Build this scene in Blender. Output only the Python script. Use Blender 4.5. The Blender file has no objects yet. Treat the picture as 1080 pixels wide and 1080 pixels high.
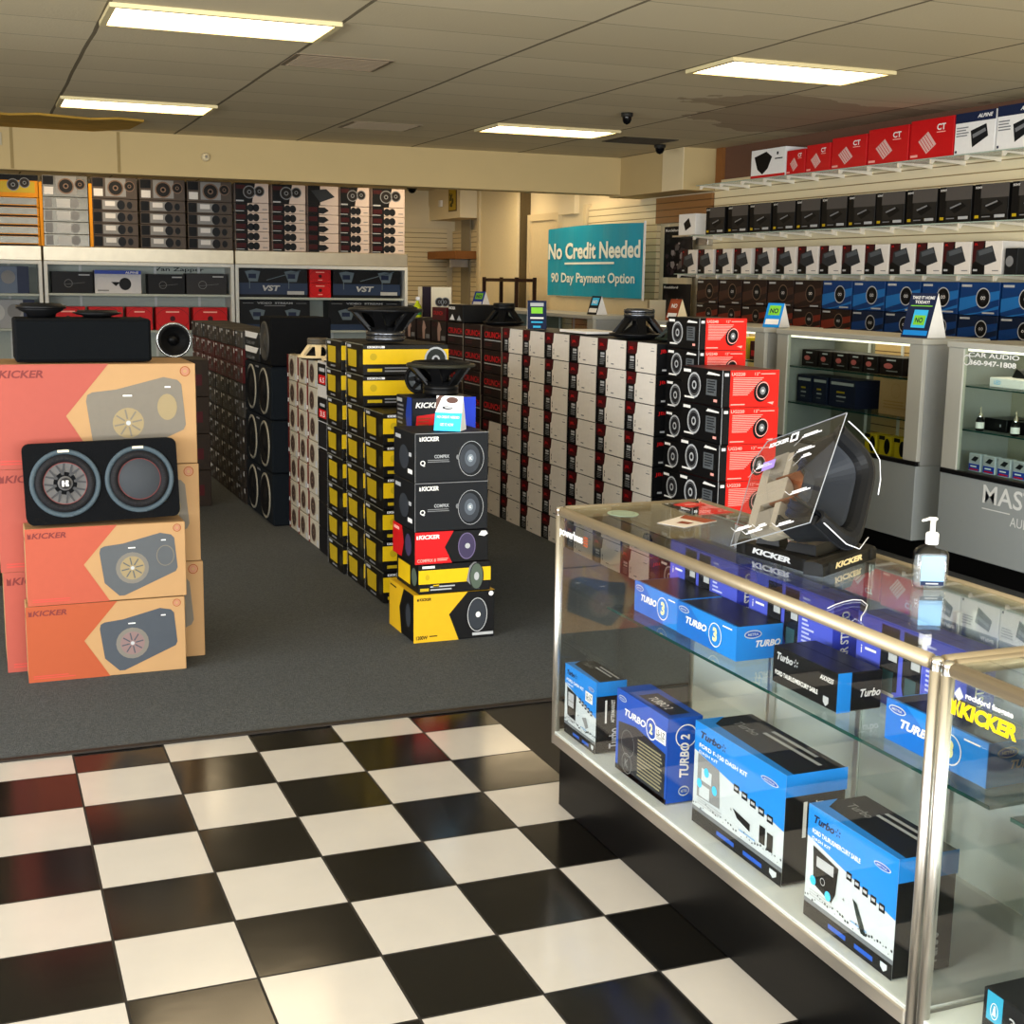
import bpy, math, random
from mathutils import Vector, Matrix
random.seed(7)
S = bpy.context.scene
COL = S.collection
PI = math.pi

# ------------------------------------------------------------------ camera
cam_d = bpy.data.cameras.new('camera')
cam = bpy.data.objects.new('camera', cam_d)
COL.objects.link(cam)
cr = Vector((0.92772158, -0.37296275, 0.01521382))
cu_ = Vector((0.05020408, 0.16505964, 0.98500501))
cf = Vector((0.36988136, 0.9130466, -0.17185364))
cam.matrix_world = Matrix(((cr.x, cu_.x, -cf.x, 0), (cr.y, cu_.y, -cf.y, 0), (cr.z, cu_.z, -cf.z, 1.6477), (0, 0, 0, 1)))
cam_d.sensor_width = 36
cam_d.lens = 1403.87 / 1080 * 36
cam_d.clip_start = 0.05
S.camera = cam

# ------------------------------------------------------------------ world, daylight, exposure
w = bpy.data.worlds.new('world'); S.world = w; w.use_nodes = True
bg = w.node_tree.nodes['Background']
bg.inputs[0].default_value = (0.75, 0.85, 1.0, 1); bg.inputs[1].default_value = 0.9

def area(name, loc, target, sx, sy, power, color):
    d = bpy.data.lights.new(name, 'AREA'); d.shape = 'RECTANGLE'; d.size = sx; d.size_y = sy
    d.energy = power; d.color = color
    o = bpy.data.objects.new(name, d); COL.objects.link(o); o.location = loc
    o.rotation_euler = (Vector(target) - Vector(loc)).to_track_quat('-Z', 'Y').to_euler()
    return o
area('daylight_window', (1.0, -2.7, 1.6), (1.0, 3.0, 1.1), 8.5, 2.4, 440, (0.86, 0.94, 1.0))
area('pavement_bounce_fill', (1.0, -2.75, 0.65), (1.0, 2.2, 3.0), 8.5, 1.0, 520, (1.0, 0.96, 0.88))  # added upward lamp lifting the ceiling, for daylight off the pavement
area('added_side_light', (-4.75, 2.6, 1.65), (3.0, 6.5, 0.9), 6.6, 1.9, 520, (0.92, 0.96, 1.0))  # added lamp outside the left wall, brightening faces turned that way
S.view_settings.view_transform = 'Standard'
S.view_settings.look = 'None'
S.view_settings.exposure = 0.32
S.view_settings.gamma = 1
S.view_settings.use_curve_mapping = False
LAMP = 8.0

# ------------------------------------------------------------------ materials
def lin(h):
    h = h.lstrip('#')
    out = []
    for i in (0, 2, 4):
        c = int(h[i:i+2], 16) / 255
        out.append(c / 12.92 if c <= 0.04045 else ((c + 0.055) / 1.055) ** 2.4)
    return tuple(out) + (1,)
MATS = {}
def M(name, hexc='808080', rough=0.5, metal=0.0, noise=0.06, scale=30.0, bump=0.0, spec=0.15, coat=0.0):
    if name in MATS: return MATS[name]
    m = bpy.data.materials.new(name); m.use_nodes = True
    nt = m.node_tree; b = nt.nodes['Principled BSDF']
    c = lin(hexc)
    b.inputs['Roughness'].default_value = rough; b.inputs['Metallic'].default_value = metal
    b.inputs['Specular IOR Level'].default_value = spec
    if coat: b.inputs['Coat Weight'].default_value = coat
    tc = nt.nodes.new('ShaderNodeTexCoord'); n = nt.nodes.new('ShaderNodeTexNoise')
    n.inputs['Scale'].default_value = scale; n.inputs['Detail'].default_value = 4
    nt.links.new(tc.outputs['Object'], n.inputs['Vector'])
    r = nt.nodes.new('ShaderNodeMix'); r.data_type = 'RGBA'
    r.inputs[6].default_value = tuple(x * (1 - noise) for x in c[:3]) + (1,)
    r.inputs[7].default_value = tuple(min(1, x * (1 + noise)) for x in c[:3]) + (1,)
    nt.links.new(n.outputs['Fac'], r.inputs[0]); nt.links.new(r.outputs[2], b.inputs['Base Color'])
    if bump:
        bp = nt.nodes.new('ShaderNodeBump'); bp.inputs['Strength'].default_value = bump; bp.inputs['Distance'].default_value = 0.004
        nt.links.new(n.outputs['Fac'], bp.inputs['Height']); nt.links.new(bp.outputs[0], b.inputs['Normal'])
    MATS[name] = m
    return m

def glass(name, tint='e8f2ee', refl=1.0, f0=0.04):
    if name in MATS: return MATS[name]
    m = bpy.data.materials.new(name); m.use_nodes = True; nt = m.node_tree; nt.nodes.clear()
    out = nt.nodes.new('ShaderNodeOutputMaterial'); mx = nt.nodes.new('ShaderNodeMixShader')
    tr = nt.nodes.new('ShaderNodeBsdfTransparent'); gl = nt.nodes.new('ShaderNodeBsdfGlossy')
    gl.inputs['Roughness'].default_value = 0.0
    tr.inputs[0].default_value = lin(tint)
    lw = nt.nodes.new('ShaderNodeLayerWeight'); lw.inputs['Blend'].default_value = 0.5
    pw = nt.nodes.new('ShaderNodeMath'); pw.operation = 'POWER'; pw.inputs[1].default_value = 5
    ml = nt.nodes.new('ShaderNodeMath'); ml.operation = 'MULTIPLY_ADD'; ml.inputs[1].default_value = (1 - f0) * refl; ml.inputs[2].default_value = f0 * refl
    nt.links.new(lw.outputs['Facing'], pw.inputs[0]); nt.links.new(pw.outputs[0], ml.inputs[0])
    nt.links.new(ml.outputs[0], mx.inputs[0]); nt.links.new(tr.outputs[0], mx.inputs[1]); nt.links.new(gl.outputs[0], mx.inputs[2])
    nt.links.new(mx.outputs[0], out.inputs[0])
    MATS[name] = m
    return m

def emis(name, hexc, strength):
    if name in MATS: return MATS[name]
    m = bpy.data.materials.new(name); m.use_nodes = True; nt = m.node_tree; b = nt.nodes['Principled BSDF']
    b.inputs['Base Color'].default_value = lin(hexc); b.inputs['Roughness'].default_value = 0.6
    b.inputs['Emission Color'].default_value = lin(hexc); b.inputs['Emission Strength'].default_value = strength
    MATS[name] = m
    return m

def math_node(nt, op, a, b=None, c=None):
    n = nt.nodes.new('ShaderNodeMath'); n.operation = op
    for i, v in enumerate((a, b, c)):
        if v is None: continue
        if isinstance(v, (int, float)): n.inputs[i].default_value = v
        else: nt.links.new(v, n.inputs[i])
    return n.outputs[0]
def mixc(nt, f, a, b):
    n = nt.nodes.new('ShaderNodeMix'); n.data_type = 'RGBA'
    for i, v in ((0, f), (6, a), (7, b)):
        if isinstance(v, (tuple, float, int)): n.inputs[i].default_value = v
        else: nt.links.new(v, n.inputs[i])
    return n.outputs[2]

def mat_tiles():
    m = bpy.data.materials.new('checkered_tile'); m.use_nodes = True; nt = m.node_tree; b = nt.nodes['Principled BSDF']
    g = nt.nodes.new('ShaderNodeNewGeometry'); s = nt.nodes.new('ShaderNodeSeparateXYZ'); nt.links.new(g.outputs['Position'], s.inputs[0])
    T = 0.3048
    u = math_node(nt, 'DIVIDE', math_node(nt, 'SUBTRACT', s.outputs[0], 0.2521), T)
    v = math_node(nt, 'DIVIDE', math_node(nt, 'SUBTRACT', 4.462, s.outputs[1]), T)
    k = math_node(nt, 'FLOORED_MODULO', math_node(nt, 'ADD', math_node(nt, 'FLOOR', u), math_node(nt, 'FLOOR', v)), 2.0)
    border = math_node(nt, 'GREATER_THAN', s.outputs[0], 1.776)
    isb = math_node(nt, 'MAXIMUM', math_node(nt, 'SUBTRACT', 1.0, math_node(nt, 'LESS_THAN', k, 0.5)), border)
    fu = math_node(nt, 'FRACT', u); fv = math_node(nt, 'FRACT', v); gw = 0.011
    def edge(f): return math_node(nt, 'MAXIMUM', math_node(nt, 'LESS_THAN', f, gw), math_node(nt, 'GREATER_THAN', f, 1 - gw))
    gr = math_node(nt, 'MAXIMUM', edge(fu), edge(fv))
    n = nt.nodes.new('ShaderNodeTexNoise'); n.inputs['Scale'].default_value = 5; n.inputs['Detail'].default_value = 5
    nt.links.new(g.outputs['Position'], n.inputs['Vector'])
    white = mixc(nt, n.outputs['Fac'], lin('b4aea6'), lin('c0bab1'))
    black = mixc(nt, n.outputs['Fac'], lin('0a0a09'), lin('141311'))
    gr = math_node(nt, 'MULTIPLY', gr, math_node(nt, 'SUBTRACT', 1.0, border))
    c = mixc(nt, isb, white, black); c = mixc(nt, gr, c, lin('1a1714'))
    nt.links.new(c, b.inputs['Base Color'])
    rr = math_node(nt, 'MULTIPLY_ADD', n.outputs['Fac'], 0.08, 0.11)
    rr = math_node(nt, 'MAXIMUM', rr, math_node(nt, 'MAXIMUM', math_node(nt, 'MULTIPLY', gr, 0.6), math_node(nt, 'MULTIPLY', border, 0.42))); nt.links.new(rr, b.inputs['Roughness'])
    b.inputs['Specular IOR Level'].default_value = 0.38
    n2 = nt.nodes.new('ShaderNodeTexNoise'); n2.inputs['Scale'].default_value = 9; nt.links.new(g.outputs['Position'], n2.inputs['Vector'])
    bp = nt.nodes.new('ShaderNodeBump'); bp.inputs['Strength'].default_value = 0.03; bp.inputs['Distance'].default_value = 0.01
    hh = math_node(nt, 'SUBTRACT', n2.outputs['Fac'], math_node(nt, 'MULTIPLY', gr, 0.5))
    nt.links.new(hh, bp.inputs['Height']); nt.links.new(bp.outputs[0], b.inputs['Normal'])
    return m

def mat_carpet():
    m = bpy.data.materials.new('grey_carpet'); m.use_nodes = True; nt = m.node_tree; b = nt.nodes['Principled BSDF']
    g = nt.nodes.new('ShaderNodeNewGeometry')
    n = nt.nodes.new('ShaderNodeTexNoise'); n.inputs['Scale'].default_value = 95; n.inputs['Detail'].default_value = 6; n.inputs['Roughness'].default_value = 0.8
    n3 = nt.nodes.new('ShaderNodeTexNoise'); n3.inputs['Scale'].default_value = 2.2; n3.inputs['Detail'].default_value = 4
    nt.links.new(g.outputs['Position'], n.inputs['Vector']); nt.links.new(g.outputs['Position'], n3.inputs['Vector'])
    f = math_node(nt, 'MULTIPLY_ADD', math_node(nt, 'SUBTRACT', n.outputs['Fac'], 0.5), 2.6, 0.5)
    c = mixc(nt, f, lin('383b3d'), lin('626566'))
    c = mixc(nt, math_node(nt, 'MULTIPLY', n3.outputs['Fac'], 0.35), c, lin('4a4b4a'))
    nt.links.new(c, b.inputs['Base Color']); b.inputs['Roughness'].default_value = 0.95
    b.inputs['Specular IOR Level'].default_value = 0.1
    bp = nt.nodes.new('ShaderNodeBump'); bp.inputs['Strength'].default_value = 0.7; bp.inputs['Distance'].default_value = 0.01
    nt.links.new(n.outputs['Fac'], bp.inputs['Height']); nt.links.new(bp.outputs[0], b.inputs['Normal'])
    return m

def mat_ceiling():
    m = bpy.data.materials.new('ceiling_tile'); m.use_nodes = True; nt = m.node_tree; b = nt.nodes['Principled BSDF']
    g = nt.nodes.new('ShaderNodeNewGeometry'); s = nt.nodes.new('ShaderNodeSeparateXYZ'); nt.links.new(g.outputs['Position'], s.inputs[0])
    n = nt.nodes.new('ShaderNodeTexNoise'); n.inputs['Scale'].default_value = 1.1; n.inputs['Detail'].default_value = 5
    nt.links.new(g.outputs['Position'], n.inputs['Vector'])
    wob = math_node(nt, 'MULTIPLY', math_node(nt, 'SUBTRACT', n.outputs['Fac'], 0.5), 0.03)
    u = math_node(nt, 'FRACT', math_node(nt, 'DIVIDE', math_node(nt, 'ADD', math_node(nt, 'SUBTRACT', s.outputs[0], 0.745), wob), 1.235))
    v = math_node(nt, 'FRACT', math_node(nt, 'DIVIDE', math_node(nt, 'ADD', math_node(nt, 'SUBTRACT', s.outputs[1], 7.48), wob), 0.6175))
    def edge(f, a): return math_node(nt, 'MAXIMUM', math_node(nt, 'LESS_THAN', f, a), math_node(nt, 'GREATER_THAN', f, 1 - a))
    gr = math_node(nt, 'MAXIMUM', math_node(nt, 'MULTIPLY', edge(u, 0.010), 0.85), math_node(nt, 'MULTIPLY', edge(v, 0.010), 0.5))
    cell = nt.nodes.new('ShaderNodeCombineXYZ')
    nt.links.new(math_node(nt, 'FLOOR', math_node(nt, 'DIVIDE', math_node(nt, 'SUBTRACT', s.outputs[0], 0.745), 1.235)), cell.inputs[0])
    nt.links.new(math_node(nt, 'FLOOR', math_node(nt, 'DIVIDE', math_node(nt, 'SUBTRACT', s.outputs[1], 7.48), 0.6175)), cell.inputs[1])
    wn = nt.nodes.new('ShaderNodeTexWhiteNoise'); nt.links.new(cell.outputs[0], wn.inputs['Vector'])
    c = mixc(nt, wn.outputs['Value'], lin('cdbf9f'), lin('d8caaa'))
    c = mixc(nt, math_node(nt, 'MULTIPLY', n.outputs['Fac'], 0.3), c, lin('ccb88f'))
    # brown water marks near the right wall
    d = nt.nodes.new('ShaderNodeVectorMath'); d.operation = 'DISTANCE'; nt.links.new(g.outputs['Position'], d.inputs[0]); d.inputs[1].default_value = (6.5, 9.6, 3.03)
    st = math_node(nt, 'MULTIPLY', math_node(nt, 'LESS_THAN', math_node(nt, 'ADD', d.outputs['Value'], math_node(nt, 'MULTIPLY', n.outputs['Fac'], 3.2)), 2.6), 0.5)
    c = mixc(nt, st, c, lin('8a7058'))
    c = mixc(nt, gr, c, lin('5a4e3a'))
    nt.links.new(c, b.inputs['Base Color']); b.inputs['Roughness'].default_value = 0.9; b.inputs['Specular IOR Level'].default_value = 0.15
    n2 = nt.nodes.new('ShaderNodeTexNoise'); n2.inputs['Scale'].default_value = 60; nt.links.new(g.outputs['Position'], n2.inputs['Vector'])
    bp = nt.nodes.new('ShaderNodeBump'); bp.inputs['Strength'].default_value = 0.3; bp.inputs['Distance'].default_value = 0.005
    nt.links.new(n2.outputs['Fac'], bp.inputs['Height']); nt.links.new(bp.outputs[0], b.inputs['Normal'])
    return m

def mat_slat(name, c1, c2, pitch=0.0762, base=0.0, groove=0.12):
    if name in MATS: return MATS[name]
    m = bpy.data.materials.new(name); m.use_nodes = True; nt = m.node_tree; b = nt.nodes['Principled BSDF']
    g = nt.nodes.new('ShaderNodeNewGeometry'); s = nt.nodes.new('ShaderNodeSeparateXYZ'); nt.links.new(g.outputs['Position'], s.inputs[0])
    v = math_node(nt, 'FRACT', math_node(nt, 'DIVIDE', math_node(nt, 'SUBTRACT', s.outputs[2], base), pitch))
    gr = math_node(nt, 'LESS_THAN', v, groove)
    nt.links.new(mixc(nt, gr, lin(c1), lin(c2)), b.inputs['Base Color']); b.inputs['Roughness'].default_value = 0.5
    bp = nt.nodes.new('ShaderNodeBump'); bp.inputs['Strength'].default_value = 0.6; bp.inputs['Distance'].default_value = 0.01
    nt.links.new(math_node(nt, 'SUBTRACT', 1.0, gr), bp.inputs['Height']); nt.links.new(bp.outputs[0], b.inputs['Normal'])
    MATS[name] = m
    return m

black = M('black_print', '0b0b0c', 0.5)
dark = M('charcoal_print', '16181b', 0.5)
white = M('white_print', 'e6e4e0', 0.5)
offw = M('grey_white_print', 'dad3c9', 0.5)
red = M('red_print', 'c21519', 0.4)
dred = M('dark_red_print', '420e12', 0.45)
grey = M('grey_print', '77787a', 0.5)
lgrey = M('light_grey_print', 'a9abad', 0.5)
yellow = M('yellow_print', 'd6b012', 0.4)
gold = M('gold_yellow_print', 'b89c18', 0.35)
tan = M('kraft_cardboard', 'a5825a', 0.75, noise=0.05, scale=12)
coral = M('coral_print', '9a4a3e', 0.55, noise=0.04)
orange = M('orange_print', '9c4a2c', 0.55, noise=0.04)
hot = M('bright_red_print', 'd2221a', 0.4)
pink = M('pale_pink_print', 'f2a89c', 0.5)
blue = M('bright_blue_print', '1c86d6', 0.35)
dblue = M('deep_blue_print', '1a3a9a', 0.35)
vblue = M('violet_blue_print', '4a55c0', 0.3)
navy = M('navy_print', '1a2440', 0.4)
cyan = M('cyan_print', '3ab4e6', 0.4)
green = M('green_print', '7ec83a', 0.5)
brownp = M('rust_print', '8a3a1e', 0.5)
kpic = M('faded_grey_picture', '6f685d', 0.6)
kpic2 = M('slate_picture', '42474e', 0.6)
kpic3 = M('cone_picture', '8c7c5c', 0.6)
mag = M('mauve_picture', '7a5a62', 0.6)
alu = M('brushed_aluminium', 'cfcbc4', 0.36, 1.0, noise=0.0)
chrome = M('chrome', 'd8d8d8', 0.12, 1.0)
steelc = M('galvanised_header', 'b2a894', 0.38, 1.0, noise=0.12, scale=9)
plastic = M('black_plastic', '0e0e0f', 0.35)
rubber = M('black_rubber', '121213', 0.6)
felt = M('black_carpet_covering', '0b0c0e', 0.95, noise=0.3, scale=200, bump=0.5, spec=0.1)
kick = M('black_laminate', '070707', 0.3, spec=.16)
beigem = M('beige_metal', 'c8b48c', 0.4)
greym = M('grey_laminate', '8c908e', 0.5, noise=0.02)
lgreym = M('light_grey_laminate', 'a9a79c', 0.5, noise=0.02)
bluegrey = M('pale_blue_grey_panel', 'a9b0a8', 0.5)
cream = M('cream_paint', 'e6d8b6', 0.75, noise=0.03, scale=4)
creamd = M('cream_trim', 'dccba4', 0.6, noise=0.03)
brownwall = M('mauve_brown_paint', '6e4f3e', 0.8, noise=0.04)
wood = M('brown_wood', '8a5a30', 0.6, noise=0.15, scale=8)
gl = glass('clear_glass', 'fdfefd', 1.0)
glt = glass('table_glass', 'fafdfb', 1.35)
glshelf = glass('green_edged_shelf_glass', 'f5fbf8', 0.9)
glc = glass('display_glass', 'f2f8f5', 0.6)
acry = glass('acrylic_sheet', 'f2f2f4', 1.3)
gedge = M('glass_edge', '0e3a34', 0.15)
slat_cream = mat_slat('cream_slatwall', 'e8d9b2', '8f7a50')
slat_brown = mat_slat('brown_slatwall', '94683a', '5c3c1c')
slat_tan = mat_slat('tan_slat_back', 'dcb478', '6a4c28', pitch=0.055)

# ------------------------------------------------------------------ mesh builder
TXT = {}
def text_geo(s, bold=0.0, shear=0.0):
    k = (s, bold, shear)
    if k in TXT: return TXT[k]
    c = bpy.data.curves.new('text', 'FONT'); c.body = s; c.size = 1; c.offset = bold; c.shear = shear; c.resolution_u = 3
    c.fill_mode = 'FRONT'
    o = bpy.data.objects.new('text', c); COL.objects.link(o); bpy.context.view_layer.update()
    dg = bpy.context.evaluated_depsgraph_get(); ev = o.evaluated_get(dg); me = ev.to_mesh()
    vs = [(v.co.x, v.co.y) for v in me.vertices]; fs = [tuple(p.vertices) for p in me.polygons]
    ev.to_mesh_clear(); bpy.data.objects.remove(o); bpy.data.curves.remove(c)
    if vs:
        x0 = min(v[0] for v in vs); x1 = max(v[0] for v in vs); y0 = min(v[1] for v in vs); y1 = max(v[1] for v in vs)
        vs = [((x - x0) / (y1 - y0), (y - y0) / (y1 - y0)) for x, y in vs]; wd = (x1 - x0) / (y1 - y0)
    else: wd = 1
    TXT[k] = (vs, fs, wd)
    return TXT[k]

class MB:
    def __init__(s): s.v = []; s.f = []; s.m = []; s.mats = []; s.sm = []
    def mi(s, m):
        if m not in s.mats: s.mats.append(m)
        return s.mats.index(m)
    def add(s, vs, fs, m, smooth=False):
        b = len(s.v); i = s.mi(m)
        s.v += [tuple(v) for v in vs]
        for f in fs: s.f.append(tuple(b + k for k in f)); s.m.append(i); s.sm.append(smooth)
        return s
    def box(s, x0, x1, y0, y1, z0, z1, m, T=None):
        vs = [Vector((x, y, z)) for z in (z0, z1) for y in (y0, y1) for x in (x0, x1)]
        if T: vs = [T @ v for v in vs]
        return s.add(vs, [(0, 2, 3, 1), (4, 5, 7, 6), (0, 1, 5, 4), (1, 3, 7, 5), (3, 2, 6, 7), (2, 0, 4, 6)], m)
    def bbox(s, x0, x1, y0, y1, z0, z1, b, m, T=None):
        # box with chamfered vertical and horizontal edges: rounded rectangle footprint, chamfered rim
        def ring(i, z):
            return [(x0 + i + b, y0 + i), (x1 - i - b, y0 + i), (x1 - i, y0 + i + b), (x1 - i, y1 - i - b), (x1 - i - b, y1 - i), (x0 + i + b, y1 - i), (x0 + i, y1 - i - b), (x0 + i, y0 + i + b)], z
        rs = [ring(b, z0), ring(0, z0 + b), ring(0, z1 - b), ring(b, z1)]
        vs = []
        for pts, z in rs: vs += [Vector((x, y, z)) for x, y in pts]
        if T: vs = [T @ v for v in vs]
        fs = [tuple(range(7, -1, -1)), tuple(range(24, 32))]
        for r in range(3):
            for k in range(8): fs.append((r * 8 + k, r * 8 + (k + 1) % 8, r * 8 + 8 + (k + 1) % 8, r * 8 + 8 + k))
        return s.add(vs, fs, m)
    def lathe(s, prof, m, n=32, T=None, smooth=True, sq=0, a0=0.0, a1=2 * PI):
        # prof: list of (r, z); sq>0: superellipse squareness
        vs = []; full = abs(a1 - a0 - 2 * PI) < 1e-6; N = n if full else n + 1
        for r, z in prof:
            for k in range(N):
                a = a0 + (a1 - a0) * k / n; ca, sa = math.cos(a), math.sin(a)
                q = 1.0
                if sq: q = (abs(ca) ** sq + abs(sa) ** sq) ** (-1 / sq)
                vs.append(Vector((r * q * ca, r * q * sa, z)))
        if T: vs = [T @ v for v in vs]
        fs = []
        for i in range(len(prof) - 1):
            for k in range(n):
                k2 = (k + 1) % N
                fs.append((i * N + k, i * N + k2, (i + 1) * N + k2, (i + 1) * N + k))
        return s.add(vs, fs, m, smooth)
    def tube(s, pts, r, m, n=8, cap=True):
        P = [Vector(p) for p in pts]; vs = []; up = Vector((0, 0, 1))
        for i, p in enumerate(P):
            d = (P[min(i + 1, len(P) - 1)] - P[max(i - 1, 0)]).normalized()
            a = d.cross(up)
            if a.length < 1e-3: a = d.cross(Vector((1, 0, 0)))
            a.normalize(); b = d.cross(a)
            for k in range(n):
                t = 2 * PI * k / n; vs.append(p + a * r * math.cos(t) + b * r * math.sin(t))
        fs = [(i * n + k, i * n + (k + 1) % n, (i + 1) * n + (k + 1) % n, (i + 1) * n + k) for i in range(len(P) - 1) for k in range(n)]
        if cap: fs += [tuple(range(n - 1, -1, -1)), tuple(range(len(vs) - n, len(vs)))]
        return s.add(vs, fs, m, True)
    def prism(s, pts, u, v, o, d, m):
        # polygon pts in (u,v) at origin o, extruded by vector d
        o = Vector(o); u = Vector(u); v = Vector(v); d = Vector(d); n = len(pts)
        a = [o + u * x + v * y for x, y in pts]; vs = a + [p + d for p in a]
        fs = [tuple(range(n)), tuple(range(2 * n - 1, n - 1, -1))] + [(k, k + n, (k + 1) % n + n, (k + 1) % n) for k in range(n)]
        return s.add(vs, fs, m)
    def build(s, name, parent=None, loc=(0, 0, 0), rz=0.0, mesh_only=False):
        me = bpy.data.meshes.new(name); me.from_pydata(s.v, [], s.f)
        for m in s.mats: me.materials.append(m)
        me.polygons.foreach_set('material_index', s.m); me.polygons.foreach_set('use_smooth', s.sm)
        me.update()
        if mesh_only: return me
        return inst(me, name, loc, rz, parent)

class Face:
    """a printed face: flat artwork laid on a carton side in its own metric coordinates"""
    def __init__(s, mb, o, u, v, step=0.0006):
        s.mb = mb; s.o = Vector(o); s.u = Vector(u).normalized(); s.v = Vector(v).normalized(); s.n = s.u.cross(s.v); s.st = step
    def P(s, x, y, l): return s.o + s.u * x + s.v * y + s.n * (s.st * l)
    def poly(s, pts, m, l=1): s.mb.add([s.P(x, y, l) for x, y in pts], [tuple(range(len(pts)))], m)
    def rect(s, x0, y0, x1, y1, m, l=1): s.poly([(x0, y0), (x1, y0), (x1, y1), (x0, y1)], m, l)
    def disc(s, x, y, r, m, l=2, ry=None, n=20, rot=0):
        ry = ry or r; c, t = math.cos(rot), math.sin(rot)
        pts = []
        for k in range(n):
            a = 2 * PI * k / n; px, py = r * math.cos(a), ry * math.sin(a)
            pts.append((x + px * c - py * t, y + px * t + py * c))
        s.poly(pts, m, l)
    def ring(s, x, y, r, w, m, l=2, ry=None, n=24):
        ry = ry or r; vs = []; fs = []
        for k in range(n):
            a = 2 * PI * k / n
            vs.append(s.P(x + r * math.cos(a), y + ry * math.sin(a), l)); vs.append(s.P(x + (r - w) * math.cos(a), y + (ry - w) * math.sin(a), l))
        for k in range(n):
            j = (k + 1) % n; fs.append((2 * k, 2 * j, 2 * j + 1, 2 * k + 1))
        s.mb.add(vs, fs, m)
    def line(s, x0, y0, x1, y1, w, m, l=2):
        d = math.hypot(x1 - x0, y1 - y0) or 1; nx, ny = -(y1 - y0) / d * w / 2, (x1 - x0) / d * w / 2
        s.poly([(x0 - nx, y0 - ny), (x1 - nx, y1 - ny), (x1 + nx, y1 + ny), (x0 + nx, y0 + ny)], m, l)
    def text(s, t, x, y, h, m, l=2, w=None, bold=0.012, shear=0.0, center=False, rot=0):
        vs, fs, wd = text_geo(t, bold, shear)
        sx = (w / wd) if w else h
        if center: x = x - wd * sx / 2
        if rot == 0: vv = [s.P(x + a * sx, y + b * h, l) for a, b in vs]
        else: vv = [s.P(x - b * h, y + a * sx, l) for a, b in vs]
        s.mb.add(vv, fs, m)
    def lines(s, x0, y0, x1, y1, n, m, l=2, frac=0.45, jag=0.25, slope=0):
        h = (y1 - y0) / n
        for k in range(n):
            e = x1 - random.random() * jag * (x1 - x0)
            if slope: e = x0 + (x1 - x0) * (1 - slope * k / n)
            s.rect(x0, y1 - (k + 1) * h + h * (1 - frac), e, y1 - k * h, m, l)

def inst(me, name, loc, rz=0.0, parent=None, eul=None):
    o = bpy.data.objects.new(name, me); COL.objects.link(o)
    o.location = loc; o.rotation_euler = eul if eul else (0, 0, rz)
    if parent: o.parent = parent
    return o
def tag(o, label, cat, group=None, kind=None):
    if label: o['label'] = label
    if cat: o['category'] = cat
    if group: o['group'] = group
    if kind: o['kind'] = kind
    return o
def empty(name, loc, rz=0.0, label=None, cat=None, group=None, eul=None):
    o = inst(None, name, loc, rz, None, eul); o.empty_display_size = 0.05
    return tag(o, label, cat, group)
def struct(mb, name): o = mb.build(name); o['kind'] = 'structure'; return o
ORD = ['bottom', 'second', 'third', 'fourth', 'fifth', 'sixth', 'seventh', 'eighth', 'ninth', 'tenth', 'eleventh', 'twelfth', 'thirteenth', 'fourteenth', 'fifteenth', 'sixteenth']
def nth(i): return ['first'] [0] if i == 0 else ORD[i]
def lvl(i, n): return 'on the floor' if i == 0 else ('topmost' if i == n - 1 else ORD[i] + ' up')

# cartons: local x = across the front (front faces -y), y = depth, z = up, origin at the front bottom middle
def carton(w, d, h, base, front=None, left=None, right=None, top=None, side=None, topm=None, seam=True):
    mb = MB()
    i = 0.0015
    mb.bbox(-w/2 + i, w/2 - i, i, d - i, 0.0005, h - i, 0.0025, base)
    F = Face(mb, (-w/2, i - 0.0003, 0), (1, 0, 0), (0, 0, 1)); L = Face(mb, (-w/2 + i - 0.0003, d, 0), (0, -1, 0), (0, 0, 1))
    R = Face(mb, (w/2 - i + 0.0003, 0, 0), (0, 1, 0), (0, 0, 1)); T = Face(mb, (-w/2, 0, h - i + 0.0003), (1, 0, 0), (0, 1, 0))
    if front: front(F, w, h)
    if left: left(L, d, h)
    if right: right(R, d, h)
    if top: top(T, w, d)
    elif seam:
        T.rect(0.004, d/2 - 0.001, w - 0.004, d/2 + 0.001, M('carton_seam', '0a0a0a', 0.8))
    return mb.build('carton', mesh_only=True)
NEG = -PI / 2     # front faces the aisle (-x)

# ================================================================== STRUCTURE
ZC = 3.03
mb = MB(); mb.box(-4.5, 7.6, -2.6, 4.66, -0.1, 0, mat_tiles()); struct(mb, 'floor')
mb = MB(); mb.box(-4.5, 7.6, 4.66, 21.2, -0.1, 0.004, mat_carpet()); struct(mb, 'floor')
mb = MB(); mb.bbox(-4.5, 2.9, 4.645, 4.672, 0.0005, 0.008, 0.002, M('carpet_edge_trim', '2a2521', 0.5)); struct(mb, 'trim_1')
mb = MB(); mb.box(-4.6, 7.7, -2.7, 21.3, ZC, ZC + 0.1, mat_ceiling()); struct(mb, 'ceiling')
mb = MB(); mb.box(7.35, 7.55, -2.6, 21.2, 0, ZC, cream); struct(mb, 'wall_right')
mb = MB(); mb.box(-4.7, -4.5, -2.6, -0.8, 0, ZC, cream); mb.box(-4.7, -4.5, 6.0, 21.2, 0, ZC, cream); mb.box(-4.7, -4.5, -0.8, 6.0, 0, 0.6, cream); mb.box(-4.7, -4.5, -0.8, 6.0, 2.65, ZC, cream); struct(mb, 'wall_left')
mb = MB()
for y in (-0.8, 1.45, 3.7, 5.94): mb.box(-4.62, -4.56, y, y + 0.06, 0.6, 2.65, alu)
mb.box(-4.62, -4.56, -0.8, 6.0, 0.6, 0.66, alu); mb.box(-4.62, -4.56, -0.8, 6.0, 2.59, 2.65, alu)
struct(mb, 'added_window_2')  # unseen window, added as the opening for the side lamp
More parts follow.
